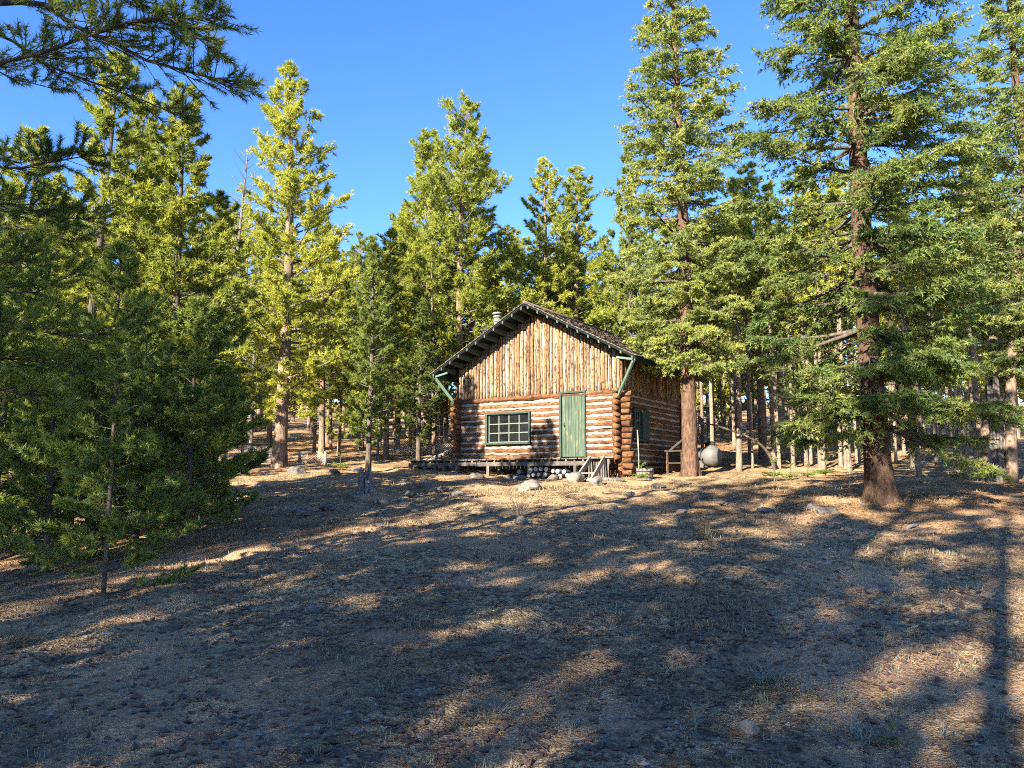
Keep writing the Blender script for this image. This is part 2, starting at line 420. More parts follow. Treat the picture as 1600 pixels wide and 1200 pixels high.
# ------------------------------------------------------------------ ground
def build_ground():
    def axis(parts):
        out = [parts[0][0]]
        for a, b, s0, s1 in parts:
            x = a
            while x < b - 1e-6:
                f = (x - a) / (b - a); x += s0 + (s1 - s0) * f; out.append(min(x, b))
        return np.array(sorted(set(np.round(out, 4))))
    xs = axis([(-160, -16, 12, 0.5), (-16, -8, 0.3, 0.08), (-8, 9, 0.075, 0.075), (9, 17, 0.08, 0.3), (17, 160, 0.5, 12)])
    ys = axis([(-70, 1, 6, 0.5), (1, 2.8, 0.4, 0.06), (2.8, 9, 0.055, 0.09), (9, 24, 0.1, 0.22), (24, 48, 0.2, 1.2), (48, 300, 1.5, 20)])
    X, Y = np.meshgrid(xs, ys)
    Z = gzf(X, Y)
    V = np.stack([X, Y, Z], -1).reshape(-1, 3)
    nx, ny = len(xs), len(ys)
    i = np.arange(ny - 1)[:, None] * nx + np.arange(nx - 1)[None, :]
    Q = np.stack([i, i + 1, i + nx + 1, i + nx], -1).reshape(-1, 4)
    mb = MB(); mb.add(V, None, Q)
    return tag(mb.build('ground', M['ground']), kind='structure')
build_ground()

# ------------------------------------------------------------------ the log cabin
PL = at(719, 718, 25.1); PR = at(969, 713, 22.0)
CA = math.atan2(PR[1] - PL[1], PR[0] - PL[0])
CU = np.array([math.cos(CA), math.sin(CA), 0]); CV = np.array([-math.sin(CA), math.cos(CA), 0])
SILL = 2.195
W = 5.74; D = 4.8
cabin = empty('log_cabin', (PL[0], PL[1], SILL), CA)
tag(cabin, 'weathered log cabin with vertical pole gable, green door and deep eaves', 'cabin')
def cw(u, v, w):
    """cabin coordinates to world"""
    return np.array([PL[0], PL[1], SILL]) + CU * u + CV * v + np.array([0, 0, w])

rng = np.random.default_rng(7)
def log_mesh(mb, p, q, r, rg, sides=10, wob=0.08):
    p = np.asarray(p, float); q = np.asarray(q, float)
    Ln = np.linalg.norm(q - p); k = max(3, int(Ln / 0.22) + 1)
    t = np.linspace(0, 1, k)[:, None]
    pts = p + (q - p) * t
    pts = pts + np.cumsum(rg.normal(0, 0.006, pts.shape), 0) * np.array([[1, 1, 1]]) * np.sin(t * math.pi)
    tube(mb, pts, r * (1 + 0.12 * rg.uniform(-1, 1, k)), sides, True, wob, rg)

NC = 11; PIT = 0.176; LR = 0.083
DOOR = (3.80, 4.68, 1.93)          # u0, u1, top
WIN = (1.10, 2.78, 0.47, 1.45)     # u0, u1, w0, w1
OV = 0.34
def lay(name, segs, mat, r, axis):
    for a, b in segs:
        mb = MB(); log_mesh(mb, a, b, r, rng)
        o = mb.build(name, mat, cabin)
for i in range(NC):                # front wall courses
    w = 0.07 + i * PIT
    segs = []
    u = -OV - rng.uniform(0, 0.06)
    end = W + OV + rng.uniform(-0.04, 0.09)
    cuts = []
    if WIN[2] - 0.03 < w < WIN[3] - 0.02: cuts.append((WIN[0], WIN[1]))
    if w < DOOR[2]: cuts.append((DOOR[0], DOOR[1]))
    for a, b in cuts:
        segs.append(((u, 0, w), (a, 0, w + rng.normal(0, 0.006)))); u = b
    segs.append(((u, 0, w), (end, 0, w)))
    lay('log', segs, M['log_u'], LR, 0)
SWIN = (0.78, 1.90, 0.52, 1.47)
for i in range(-3, NC + 1):            # right side wall courses, half a log lower
    w = 0.07 + (i - 0.5) * PIT
    segs = []
    v = -0.30 - rng.uniform(0, 0.08)
    if i < 0: v = -0.1
    if SWIN[2] - 0.05 < w < SWIN[3] + 0.05:
        segs.append(((W, v, w), (W, SWIN[0], w))); v = SWIN[1]
    segs.append(((W, v, w), (W, D + 0.3, w)))
    lay('log', segs, M['log_v'], LR, 1)
for i in range(-1, NC + 1):            # left wall: only its corner is ever seen
    w = 0.07 + (i - 0.5) * PIT
    lay('log', [((0, -0.28 - rng.uniform(0, 0.08), w), (0, D + 0.3, w))], M['log_v'], LR, 1)
for i in range(0, NC):
    w = 0.07 + i * PIT
    lay('log', [((-OV, D, w), (W + OV, D, w))], M['log_u'], LR, 0)
for i in (-1, -2, -3):                 # short crib logs below the sill at the near corner
    w = 0.07 + i * PIT
    lay('log', [((W - 0.5, 0.0, w), (W + OV + rng.uniform(0, 0.08), 0.0, w))], M['log_u'], LR, 0)

def chink(p, q, nrm, hgt, rg):
    """a strip of mortar from p to q, facing nrm, with a wavy edge"""
    p = np.asarray(p, float); q = np.asarray(q, float); nrm = np.asarray(nrm, float)
    Ln = np.linalg.norm(q - p); k = max(3, int(Ln / 0.11) + 1)
    t = np.linspace(0, 1, k)[:, None]
    c = p + (q - p) * t
    up = np.array([0, 0, 1.0])
    hh = hgt * (1 + 0.42 * rg.uniform(-1, 1, k))[:, None]
    dz = rg.normal(0, 0.008, k)[:, None]
    a = c - up * hh / 2 + up * dz; b = c + nrm * (0.012 * rg.uniform(0.3, 1.0, k))[:, None] + up * dz; d = c + up * hh / 2 + up * dz
    back = -nrm * 0.05
    mb = MB()
    V = np.concatenate([a, b, d, d + back, a + back])
    i = np.arange(k - 1)[:, None]
    Q = np.concatenate([np.concatenate([i + s * k, i + 1 + s * k, i + 1 + ((s + 1) % 5) * k, i + ((s + 1) % 5) * k], 1) for s in range(5)])
    mb.add(V, None, Q)
    return mb.build('chinking', M['chink'], cabin)
for i in range(-1, NC - 1):
    w = 0.07 + (i + 0.5) * PIT
    u = -0.05; cuts = []
    if WIN[2] - 0.05 < w < WIN[3] + 0.03: cuts.append((WIN[0], WIN[1]))
    if -0.05 < w < DOOR[2]: cuts.append((DOOR[0], DOOR[1]))
    for a, b in cuts + [(W + 0.05, None)]:
        chink((u, -0.062, w), (a, -0.062, w), (0, -1, 0), 0.086, rng)
        u = b
for i in range(-3, NC):
    w = 0.07 + i * PIT
    v = 0.05
    if SWIN[2] - 0.05 < w < SWIN[3] + 0.05:
        chink((W + 0.058, v, w), (W + 0.058, SWIN[0], w), (1, 0, 0), 0.085, rng); v = SWIN[1]
    chink((W + 0.058, v, w), (W + 0.058, D, w), (1, 0, 0), 0.085, rng)
    if i >= -1: chink((-0.05, 0.05, w), (-0.05, D, w), (-1, 0, 0), 0.085, rng)

# roof geometry in cabin coordinates
RC = W / 2 + 0.13; RZ = 4.72; PT = 0.538; EAVE = 3.62; RV0 = -0.82; RV1 = D + 0.75
def rz_at(u): return RZ - abs(u - RC) * PT
# upper walls: mortar panel with a row of upright half-round poles
WB = 0.07 + (NC - 0.35) * PIT
mb = MB()
V = [(-0.02, 0.0, WB), (W + 0.02, 0.0, WB), (W + 0.02, 0, rz_at(W) - 0.06), (RC, 0, RZ - 0.09), (-0.02, 0, rz_at(0) - 0.06)]
V = np.array(V + [(a, 0.06, c) for a, b, c in V])
mb.add(V, [[0, 1, 2], [0, 2, 3], [0, 3, 4], [5, 7, 6], [5, 8, 7], [5, 9, 8]], [[0, 5, 6, 1], [1, 6, 7, 2], [2, 7, 8, 3], [3, 8, 9, 4], [4, 9, 5, 0]])
mb.build('gable_panel', M['chink'], cabin, False)
for uu, nm in ((W - 0.02, 'side_panel'), (-0.04, 'side_panel')):
    mb = MB(); box(mb, (uu, 0.07, WB), (uu + 0.05, D, rz_at(W) - 0.06)); mb.build(nm, M['chink'], cabin, False)
mb = MB(); box(mb, (0, D - 0.03, WB), (W, D + 0.02, 3.1)); V = [(0, D, 3.1), (W, D, 3.1), (RC, D, RZ - 0.1)]
mb.add(V, [[0, 2, 1]]); mb.build('back_gable_panel', M['log_u'], cabin, False)
u = -0.05
while u < W + 0.07:
    r = rng.uniform(0.036, 0.058)
    u += r
    mb = MB(); log_mesh(mb, (u, -0.014, WB - 0.05 + rng.uniform(-0.03, 0.03)), (u + rng.normal(0, 0.006), -0.014, rz_at(u) - 0.075), r, rng, 8)
    mb.build('gable_pole', M['log_w'], cabin)
    u += r + rng.uniform(0.004, 0.045)
v = 0.02
while v < D:
    r = rng.uniform(0.045, 0.062); v += r
    mb = MB(); log_mesh(mb, (W + 0.038, v, WB - 0.05 + rng.uniform(-0.03, 0.03)), (W + 0.038, v, rz_at(W + 0.05) - 0.07), r, rng, 8)
    mb.build('side_pole', M['log_w'], cabin)
    mb = MB(); log_mesh(mb, (-0.05, v, WB - 0.05), (-0.05, v, rz_at(-0.05) - 0.07), r, rng, 6)
    mb.build('side_pole', M['log_w'], cabin)
    v += r + rng.uniform(0.004, 0.02)
mb = MB(); log_mesh(mb, (-0.12, -0.03, WB - 0.075), (W + 0.14, -0.03, WB - 0.06), 0.072, rng, 10); mb.build('belt_log', M['log_u'], cabin)

# roof: two slopes, each with shingle courses above and green lookouts below
for sd in (-1, 1):
    root = None
    e = RC + sd * EAVE; ze = RZ - EAVE * PT
    mb = MB()
    th = 0.05
    V = [(RC, RV0, RZ), (e, RV0, ze), (e, RV1, ze), (RC, RV1, RZ)]
    V = V + [(a, b, c - th) for a, b, c in V]
    f = [[0, 1, 2, 3], [7, 6, 5, 4], [0, 4, 5, 1], [1, 5, 6, 2], [2, 6, 7, 3], [3, 7, 4, 0]]
    if sd > 0: f = [x[::-1] for x in f]
    mb.add(V, None, f)
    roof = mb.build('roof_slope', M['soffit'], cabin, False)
    n = 22
    for k in range(n):
        mb = MB()
        s0 = EAVE * (1 - k / n) + 0.05; s1 = s0 - EAVE / n * 1.35
        s1 = max(s1, 0.0)
        vv = RV0 - 0.035
        while vv < RV1 + 0.03:
            wd = rng.uniform(0.12, 0.26); v2 = min(vv + wd, RV1 + 0.035)
            so = s0 + rng.uniform(-0.015, 0.015); lift = 0.028 + rng.uniform(0, 0.012)
            P = []
            for s, dz in ((so, lift), (s1, 0.008)):
                for b in (vv + 0.003, v2 - 0.003):
                    P.append((RC + sd * s, b, RZ - s * PT + dz))
            P = P + [(a, b, c - 0.016) for a, b, c in P]
            q = [[0, 1, 3, 2], [4, 6, 7, 5], [0, 4, 5, 1], [1, 5, 7, 3], [3, 7, 6, 2], [2, 6, 4, 0]]
            if sd < 0: q = [x[::-1] for x in q]
            mb.add(P, None, q)
            vv = v2
        mb.build('shingle_course', M['shingle'], roof, False)
    # lookouts under the rake: wedges that run out from the gable wall
    for k in range(11):
        s = 0.12 + k * (EAVE - 0.22) / 10.0
        mb = MB()
        for vb, vt, hh in ((RV0 + 0.02, 0.0, 0.0),):
            uc = RC + sd * s; zc = RZ - s * PT - th - 0.004
            t2 = 0.026
            V = []
            for q in (-t2, t2):
                zz = zc - sd * 0 - q * sd * PT * 1.0
                V += [(uc + q, RV0 + 0.0, zz), (uc + q, -0.08, zz), (uc + q, -0.08, zz - 0.15), (uc + q, RV0 + 0.0, zz - 0.085)]
            mb.add(V, None, [[0, 1, 2, 3], [7, 6, 5, 4], [0, 4, 5, 1], [1, 5, 6, 2], [2, 6, 7, 3], [3, 7, 4, 0]])
        mb.build('lookout', M['lookout'], roof, False)
    # rafter tails under the eave
    for k in range(9):
        vc = 0.25 + k * 0.6
        mb = MB()
        uw = W + 0.08 if sd > 0 else -0.08
        beam(mb, (uw, vc, rz_at(uw) - 0.12), (e - sd * 0.03, vc, ze - 0.11), 0.05, 0.10)
        mb.build('rafter_tail', M['green'], roof, False)
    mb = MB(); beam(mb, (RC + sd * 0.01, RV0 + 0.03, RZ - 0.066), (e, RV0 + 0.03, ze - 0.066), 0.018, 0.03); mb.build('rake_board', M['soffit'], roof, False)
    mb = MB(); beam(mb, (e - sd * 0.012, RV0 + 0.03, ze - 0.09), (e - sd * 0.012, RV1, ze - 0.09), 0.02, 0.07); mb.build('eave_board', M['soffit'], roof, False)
    # diagonal brace from the corner to the eave
    mb = MB()
    ub = W + 0.02 if sd > 0 else -0.02
    beam(mb, (ub, -0.16, 1.72), (e - sd * 0.10, RV0 + 0.10, ze - 0.12), 0.055, 0.09)
    mb.build('eave_brace', M['brace'], cabin, False)
    mb = MB(); beam(mb, (e - sd * 0.62, RV0 + 0.10, ze - 0.085 + 0.1), (e - sd * 0.02, RV0 + 0.10, ze - 0.10), 0.05, 0.06); mb.build('brace_head', M['brace'], cabin, False)
mb = MB(); tube(mb, [(RC, RV0 - 0.03, RZ + 0.02), (RC, RV1, RZ + 0.02)], 0.05, 6); mb.build('ridge_cap', M['shingle'], cabin)

# chimney
mb = MB()
ch = at(777, 505, 27.2); chl = ch - cw(0, 0, 0); cu, cv_ = float(chl @ CU), float(chl @ CV)
zt = at(777, 489, 27.2)[2] - SILL
tube(mb, [(cu, cv_, 2.6), (cu, cv_, zt - 0.12)], 0.13, 14)
stk = mb.build('chimney_pipe', M['metal'], cabin)
for z0, r in ((zt - 0.30, 0.16), (zt - 0.14, 0.17), (zt - 0.02, 0.19)):
    mb = MB(); tube(mb, [(cu, cv_, z0 - 0.05), (cu, cv_, z0), (cu, cv_, z0 + 0.03)], [r * 0.9, r, r * 0.8], 14); mb.build('chimney_ring', M['metal'], stk)

# door
u0, u1, dt = DOOR
mb = MB()
box(mb, (u0, -0.13, 0.0), (u0 + 0.07, 0.06, dt)); box(mb, (u1 - 0.035, -0.13, 0.0), (u1 + 0.01, 0.06, dt)); box(mb, (u0 - 0.02, -0.14, dt), (u1 + 0.02, 0.06, dt + 0.05))
fr = mb.build('door_frame', M['green'], cabin, False)
door = empty('door', (u0 + 0.07, -0.06, 0.02)); door.parent = cabin
dw = (u1 - 0.035 - u0 - 0.07)
for k in range(7):
    mb = MB(); a = k * dw / 7
    box(mb, (a + 0.004, 0, 0), (a + dw / 7 - 0.004, 0.035 + 0.004 * (k % 2), dt - 0.03))
    mb.build('plank', M['door'], door, False)
mb = MB(); box(mb, (0, 0.035, 0), (dw, 0.05, dt - 0.03)); mb.build('backing', M['dark_inside'], door, False)
mb = MB(); box(mb, (0.06, -0.02, 0.88), (0.09, 0.0, 1.02)); tube(mb, [(0.075, -0.02, 0.95), (0.075, -0.06, 0.95)], [0.012, 0.022], 8); mb.build('handle', M['black'], door, False)

# windows
def window(name, org, ax, nrm, wd, ht, nx, ny, shutter=0.0, depth=0.16):
    """casing, sash bars and panes; ax along the wall, nrm out of it"""
    org = np.asarray(org, float); ax = np.asarray(ax, float); nrm = np.asarray(nrm, float); up = np.array([0, 0, 1.0])
    root = empty(name); root.parent = cabin
    def bar(a0, b0, a1, b1, n0, n1, nm, mat, par=root):
        mb = MB(); V = []
        for n_ in (n0, n1):
            for a, b in ((a0, b0), (a1, b0), (a1, b1), (a0, b1)): V.append(org + ax * a + up * b + nrm * n_)
        V = np.array(V); f = [[3, 2, 1, 0], [4, 5, 6, 7], [0, 1, 5, 4], [1, 2, 6, 5], [2, 3, 7, 6], [3, 0, 4, 7]]
        mb.add(V, None, f); return mb.build(nm, mat, par, False)
    c = 0.075
    bar(0, 0, c, ht, -0.05, depth, 'casing', M['green']); bar(wd - c * 0.7, 0, wd, ht, -0.05, depth, 'casing', M['green'])
    bar(c, ht - c * 0.7, wd - c * 0.7, ht, -0.05, depth + 0.002, 'casing', M['green']); bar(-0.02, -0.03, wd + 0.02, 0.03, -0.05, depth + 0.04, 'sill', M['green'])
    a0, a1, b0, b1 = c, wd - c * 0.7, 0.03, ht - c * 0.7
    if shutter:
        bar(a1 - shutter, b0, a1, b1, 0.02, depth + 0.02, 'shutter', M['green']); a1 -= shutter
    s = 0.032; z0, z1 = 0.03, 0.06
    pw = (a1 - a0 - s * (nx + 1)) / nx; ph = (b1 - b0 - s * (ny + 1)) / ny
    for i in range(nx + 1):
        x = a0 + i * (pw + s); bar(x, b0, x + s, b1, z0, z1, 'muntin', M['sash'])
    for j in range(ny + 1):
        y = b0 + j * (ph + s); bar(a0, y, a1, y + s, z0 + 0.002, z1 + 0.002, 'muntin', M['sash'])
    for i in range(nx):
        for j in range(ny):
            x = a0 + s + i * (pw + s); y = b0 + s + j * (ph + s)
            o = bar(x - 0.005, y - 0.005, x + pw + 0.005, y + ph + 0.005, 0.036, 0.042, 'pane', M['glass'])
    bar(a0, b0, a1, b1, -0.04, -0.02, 'room_shade_sheet', M['dark_inside'])  # dark sheet painted as the unlit room behind the panes
    return root
window('window', (WIN[0], 0, WIN[2]), (1, 0, 0), (0, -1, 0), WIN[1] - WIN[0], WIN[3] - WIN[2], 4, 3)
window('window', (W, SWIN[0], SWIN[2]), (0, 1, 0), (1, 0, 0), SWIN[1] - SWIN[0], SWIN[3] - SWIN[2], 3, 3, 0.5, 0.13)
mb = MB(); box(mb, (0.1, 0.3, -0.15), (W - 0.1, D - 0.1, -0.05)); box(mb, (0.1, 0.25, -0.8), (W - 0.1, 0.3, -0.05)); mb.build('floor_and_shade_sheet', M['dark_inside'], cabin, False)  # dark floor slab, plus an upright sheet painted as the shade below the sill

# ------------------------------------------------------------------ porch deck
deck = empty('porch_deck', cw(0, 0, 0), CA)
tag(deck, 'low grey plank porch deck on short posts along the cabin front', 'deck')
u = -1.36
while u < 5.62:
    wd = rng.uniform(0.125, 0.15)
    mb = MB(); box(mb, (u, -1.06 + rng.uniform(-0.03, 0.03), -0.075 + rng.uniform(-0.004, 0.004)), (u + wd - 0.014, -0.16, -0.04), 0.003, rng)
    mb.build('plank', M['deck'], deck, False); u += wd
for a, b in ((-1.34, 1.38), (1.40, 5.13)):
    mb = MB(); box(mb, (a, -1.02, -0.245 - 0.012 * (a > 0)), (b, -0.95, -0.135), 0.004, rng); mb.build('beam', M['deck'], deck, False)
mb = MB(); box(mb, (-1.34, -0.4, -0.22), (5.6, -0.33, -0.085)); mb.build('beam', M['deck'], deck, False)
for k in range(24):
    u = -1.3 + k * 0.275
    if u > 5.1: break
    mb = MB(); box(mb, (u, -1.00, -0.133), (u + 0.05, -0.3, -0.079)); mb.build('joist', M['palewood'] if k % 3 == 0 else M['deck'], deck, False)
for u in (-1.22, -0.75, -0.3, 0.05, 0.55, 1.75, 3.2, 4.75):
    for v in (-0.98, -0.4):
        g = cw(u, v, 0); zg = float(gz(g[0], g[1])) - SILL - 0.1
        mb = MB(); box(mb, (u, v - 0.04, zg), (u + 0.1, v + 0.05, -0.25 if v < -0.9 else -0.222), 0.006, rng); mb.build('post', M['deck'], deck, False)
for k in range(9):
    u = 5.16 + k * 0.075
    mb = MB(); box(mb, (u, -0.9 + 0.02 * (k % 2), -0.62 + rng.uniform(-0.06, 0.06)), (u + 0.045, -0.88 + 0.02 * (k % 2), -0.078), 0.004, rng); mb.build('skirt_board', M['deck'], deck, False)
stairs = empty('porch_stairs', cw(5.45, -1.0, 0), CA)
tag(stairs, 'broken pale stair stringers leaning against the deck beside the cabin corner', 'stairs')
for du, ln in ((-0.16, 1.0), (0.26, 0.9)):
    g = cw(5.45 + du + 0.05, -1.0 - ln, 0); zg = float(gz(g[0], g[1])) - SILL
    mb = MB(); beam(mb, (du, 0.02, -0.06), (du + 0.05, -ln, zg + 0.03), 0.045, 0.16); mb.build('stringer', M['palewood'], stairs, False)
mb = MB(); box(mb, (-0.13, -0.72, -0.50), (0.27, -0.46, -0.46)); mb.build('tread', M['greywood'], stairs, False)
g = cw(6.0, -1.6, 0)
mb = MB(); tube(mb, [(-0.55, 0, 0.04), (0, 0.01, 0.05), (0.5, -0.02, 0.03)], [0.05, 0.055, 0.04], 7, True, 0.1, rng)
lp = mb.build('fallen_pole', M['greywood']); lp.location = (g[0] + 0.05, g[1], float(gzf(g[0], g[1]))); tag(lp, 'short grey pole lying on the ground at the foot of the porch stairs', 'log')

# ------------------------------------------------------------------ firewood under the deck
FW = [(795, 746, 0), (803.5, 745.5, 0), (811, 737, 1), (825, 743.5, 0), (833, 742, 0), (841, 741.5, 0), (851, 742, 0), (828, 735.5, 1), (837, 733.5, 1), (844.5, 733, 1), (853, 733.5, 1), (863.5, 736, 1), (871, 736.5, 1), (875, 744, 0), (881, 737, 1), (886, 742.5, 0)]
cylm = MB(); tube(cylm, [(0, 0, 0), (0, 0.08, 0), (0, 0.42, 0)], [0.064, 0.07, 0.068], 12, False)
fw_side = cylm.mesh('bark_side', M['bark_dead'])
cylm = MB(); a = np.arange(12) / 12 * 2 * math.pi
cylm.add(np.concatenate([np.stack([0.064 * np.cos(a), np.zeros(12), 0.064 * np.sin(a)], -1), [[0, -0.004, 0]]]), [[i, (i + 1) % 12, 12] for i in range(12)])
fw_end = cylm.mesh('cut_end', M['cutend'], False)
for i, (px, py, up) in enumerate(FW):
    p = at(px, py, 22.35 - (px - 840) * 0.009)
    o = empty('firewood_log', p, CA + rng.uniform(-0.15, 0.15)); o.rotation_euler[0] = rng.uniform(-0.06, 0.04)
    s = rng.uniform(0.92, 1.1); o.scale = (s, 1, s)
    for me, nm in ((fw_side, 'bark_side'), (fw_end, 'cut_end')):
        c = bpy.data.objects.new(nm, me); COL.objects.link(c); c.parent = o
    if px < 815: lb = 'round firewood log of the small heap left of the main woodpile under the deck'
    elif up: lb = 'round firewood log in the upper row of the woodpile under the deck'
    else: lb = 'round firewood log in the bottom row of the woodpile under the deck'
    tag(o, lb, 'firewood', lb.split(' log ')[1])

# ------------------------------------------------------------------ boulders and stones
def ico(sub):
    import bmesh
    bm = bmesh.new(); bmesh.ops.create_icosphere(bm, subdivisions=sub, radius=1.0)
    V = np.array([v.co[:] for v in bm.verts]); F = np.array([[v.index for v in f.verts] for f in bm.faces]); bm.free()
    return V, F
ICO3 = ico(4)
def rock(px, py, wpx, hpx, label, flat=1.0, name='boulder', seed=0, Y=None, mat='rock', dep=0.8):
    """a stone standing on the ground where the sight line through its foot meets it"""
    if Y is None:
        lo, hi = 2.5, 40
        for _ in range(40):
            m_ = (lo + hi) / 2; q = at(px, py, m_)
            if q[2] > float(gz(q[0], q[1])): lo = m_
            else: hi = m_
        Y = lo
    p = at(px, py, Y)
    rw = wpx / FPX * Y / 2; rh = hpx / FPX * Y
    V = ICO3[0].copy(); rg = np.random.default_rng(seed + 100)
    n = np.zeros(len(V))
    for fq, am in ((1.0, 0.22), (2.2, 0.16), (4.5, 0.09), (9, 0.045), (16, 0.02)):
        d = rg.normal(size=(4, 3)) * fq; ph = rg.uniform(0, 6.28, 4)
        n += am * np.sin(V @ d.T + ph).mean(1) * 1.6
    for _ in range(8):                                     # a few broken faces
        d = rg.normal(size=3); d /= np.linalg.norm(d); c = rg.uniform(0.62, 0.88)
        k = V @ d; V = V - np.clip(k - c, 0, 1)[:, None] * d * 0.9
    V = V * (1 + n)[:, None]
    V = V * np.array([rw, rw * dep, rh * 0.62])
    mb = MB(); mb.add(V + np.array([0, 0, rh * 0.36]), ICO3[1])
    o = mb.build(name, M[mat]); o.location = (p[0], p[1] + rw * dep * 0.6, float(gz(p[0], p[1] + rw * dep * 0.6)) - 0.08 * rh); o.rotation_euler[2] = rg.uniform(-0.4, 0.4)
    return tag(o, label, 'rock')
rock(831, 768, 40, 20, 'large pale rounded boulder on the slope in front of the woodpile', seed=1, mat='pale_rock')
rock(742, 748, 26, 11, 'long low boulder at the edge of the deck below the window', seed=2)
rock(901, 754, 30, 18, 'rounded tan boulder beside the right end of the woodpile', seed=3)
rock(931, 761, 33, 18, 'grey speckled boulder at the foot of the broken stairs', seed=4)
rock(865, 750, 17, 11, 'small boulder wedged among the firewood logs', seed=5)
rock(813, 750, 18, 8, 'flat dark stone between the two heaps of firewood', seed=6)
rock(815, 820, 20, 14, 'small pale stone just behind the dry shrub on the slope', seed=7)
rock(473, 806, 30, 10, 'pale flat stone on the left slope below the stump', seed=8)
rock(511, 797, 28, 11, 'grey broken stone on the left slope near the stump', seed=9)
rock(1273, 798, 28, 11, 'bluish grey stone left of the big spruce foot', seed=10)
rock(1297, 802, 36, 11, 'dark flat stone touching the needle duff by the big spruce', seed=11)
rock(1203, 804, 38, 11, 'pale flat slab half sunk in the grass left of the big spruce', seed=12)
rock(1374, 928, 34, 15, 'half buried blue grey stone below the big spruce', seed=13)
rock(1170, 1150, 30, 19, 'smooth blue grey stone alone in the near foreground', seed=14)
rock(481, 956, 18, 11, 'tan angular stone in the sunlit patch on the left', seed=15)
rock(463, 741, 28, 12, 'white flat rock beside the foot of the tall sunlit pine', seed=16)
rock(690, 766, 24, 8, 'flat pale stone lying below the left end of the deck', seed=17)
rock(1003, 748, 0.1 + 20, 7, 'flat pale stone in front of the barrel planter', seed=18)
rock(1550, 952, 24, 9, 'flat pale stone in the sun at the right edge', seed=19)
rock(552, 1146, 13, 8, 'little white pebble in the near foreground', seed=20, name='stone')
rock(1083, 1010, 11, 8, 'little grey pebble in the shade right of centre', seed=21, name='stone')
rock(1248, 922, 10, 5, 'little white stone chip in the shade', seed=22, name='stone')
rock(520, 742, 26, 9, 'pale rock slab at the crest left of the stump', seed=23)
rock(560, 737, 20, 8, 'pale stone at the crest behind the stump', seed=24)
for k, (px, py, wpx, hpx, where) in enumerate([(665, 762, 22, 8, 'on the crest below the left end of the deck'), (640, 775, 18, 8, 'on the slope right of the stump'), (1030, 762, 20, 7, 'in the grass below the barrel planter'), (1052, 774, 24, 7, 'on the slope below the cabin spruce'), (1096, 778, 30, 8, 'on the slope below the propane tank'), (1132, 790, 20, 7, 'in the shade left of the half sunk slab'), (985, 775, 16, 7, 'below the broken porch stairs'), (960, 796, 14, 6, 'in the dappled slope below the grey speckled boulder'), (1066, 803, 18, 7, 'left of the tall dry grass clump'), (598, 790, 22, 9, 'just below the foot of the stump'), (645, 800, 16, 7, 'lower right of the stump in the dapples'), (716, 775, 18, 7, 'on the slope below the long low boulder'), (1230, 822, 22, 7, 'beside the long grey stick'), (1410, 800, 14, 6, 'in the needle duff right of the massive spruce'), (890, 800, 14, 6, 'in the dapples below the tan boulder')]):
    rock(px, py, wpx, hpx, 'low grey stone ' + where, seed=40 + k, name='stone')
# ------------------------------------------------------------------ trees
class Foliage:
    """twig ribbons and needle blades of one crown, made all at once"""
    def __init__(s): s.P = []; s.A = []; s.S = []
    def tufts(s, P, A, S):
        s.P.append(P); s.A.append(A); s.S.append(S)
    def build(s, mb, rg, n, L, w, th0, th1, run):
        if not s.P: return
        P = np.concatenate(s.P); A = np.concatenate(s.A); S = np.concatenate(s.S)
        P = np.repeat(P, n, 0); A = np.repeat(A, n, 0); S = np.repeat(S, n)
        m = len(P)
        r = rg.normal(size=(m, 3)); r -= (r * A).sum(1)[:, None] * A; r /= np.linalg.norm(r, axis=1)[:, None] + 1e-9
        th = rg.uniform(th0, th1, m)
        d = A * np.cos(th)[:, None] + r * np.sin(th)[:, None]
        sd = np.cross(d, rg.normal(size=(m, 3))); sd /= np.linalg.norm(sd, axis=1)[:, None] + 1e-9
        b = P + A * (rg.uniform(-run, run, m) * S)[:, None]
        ln = L * S * rg.uniform(0.65, 1.2, m); ww = w * S * rg.uniform(0.7, 1.2, m)
        V = np.stack([b + sd * ww[:, None] * 0.5, b - sd * ww[:, None] * 0.5, b + d * ln[:, None]], 1).reshape(-1, 3)
        mb.add(V, np.arange(m * 3).reshape(-1, 3))

def norm(a): return a / (np.linalg.norm(a, axis=-1, keepdims=True) + 1e-9)

def path_at(pts, t):
    seg = np.linalg.norm(np.diff(pts, axis=0), axis=1); c = np.concatenate([[0], np.cumsum(seg)]); s = t * c[-1]
    p = np.stack([np.interp(s, c, pts[:, k]) for k in range(3)], -1)
    e = np.stack([np.interp(np.clip(s + 0.04 * c[-1], 0, c[-1]), c, pts[:, k]) - np.interp(np.clip(s - 0.04 * c[-1], 0, c[-1]), c, pts[:, k]) for k in range(3)], -1)
    return p, norm(e), c[-1]

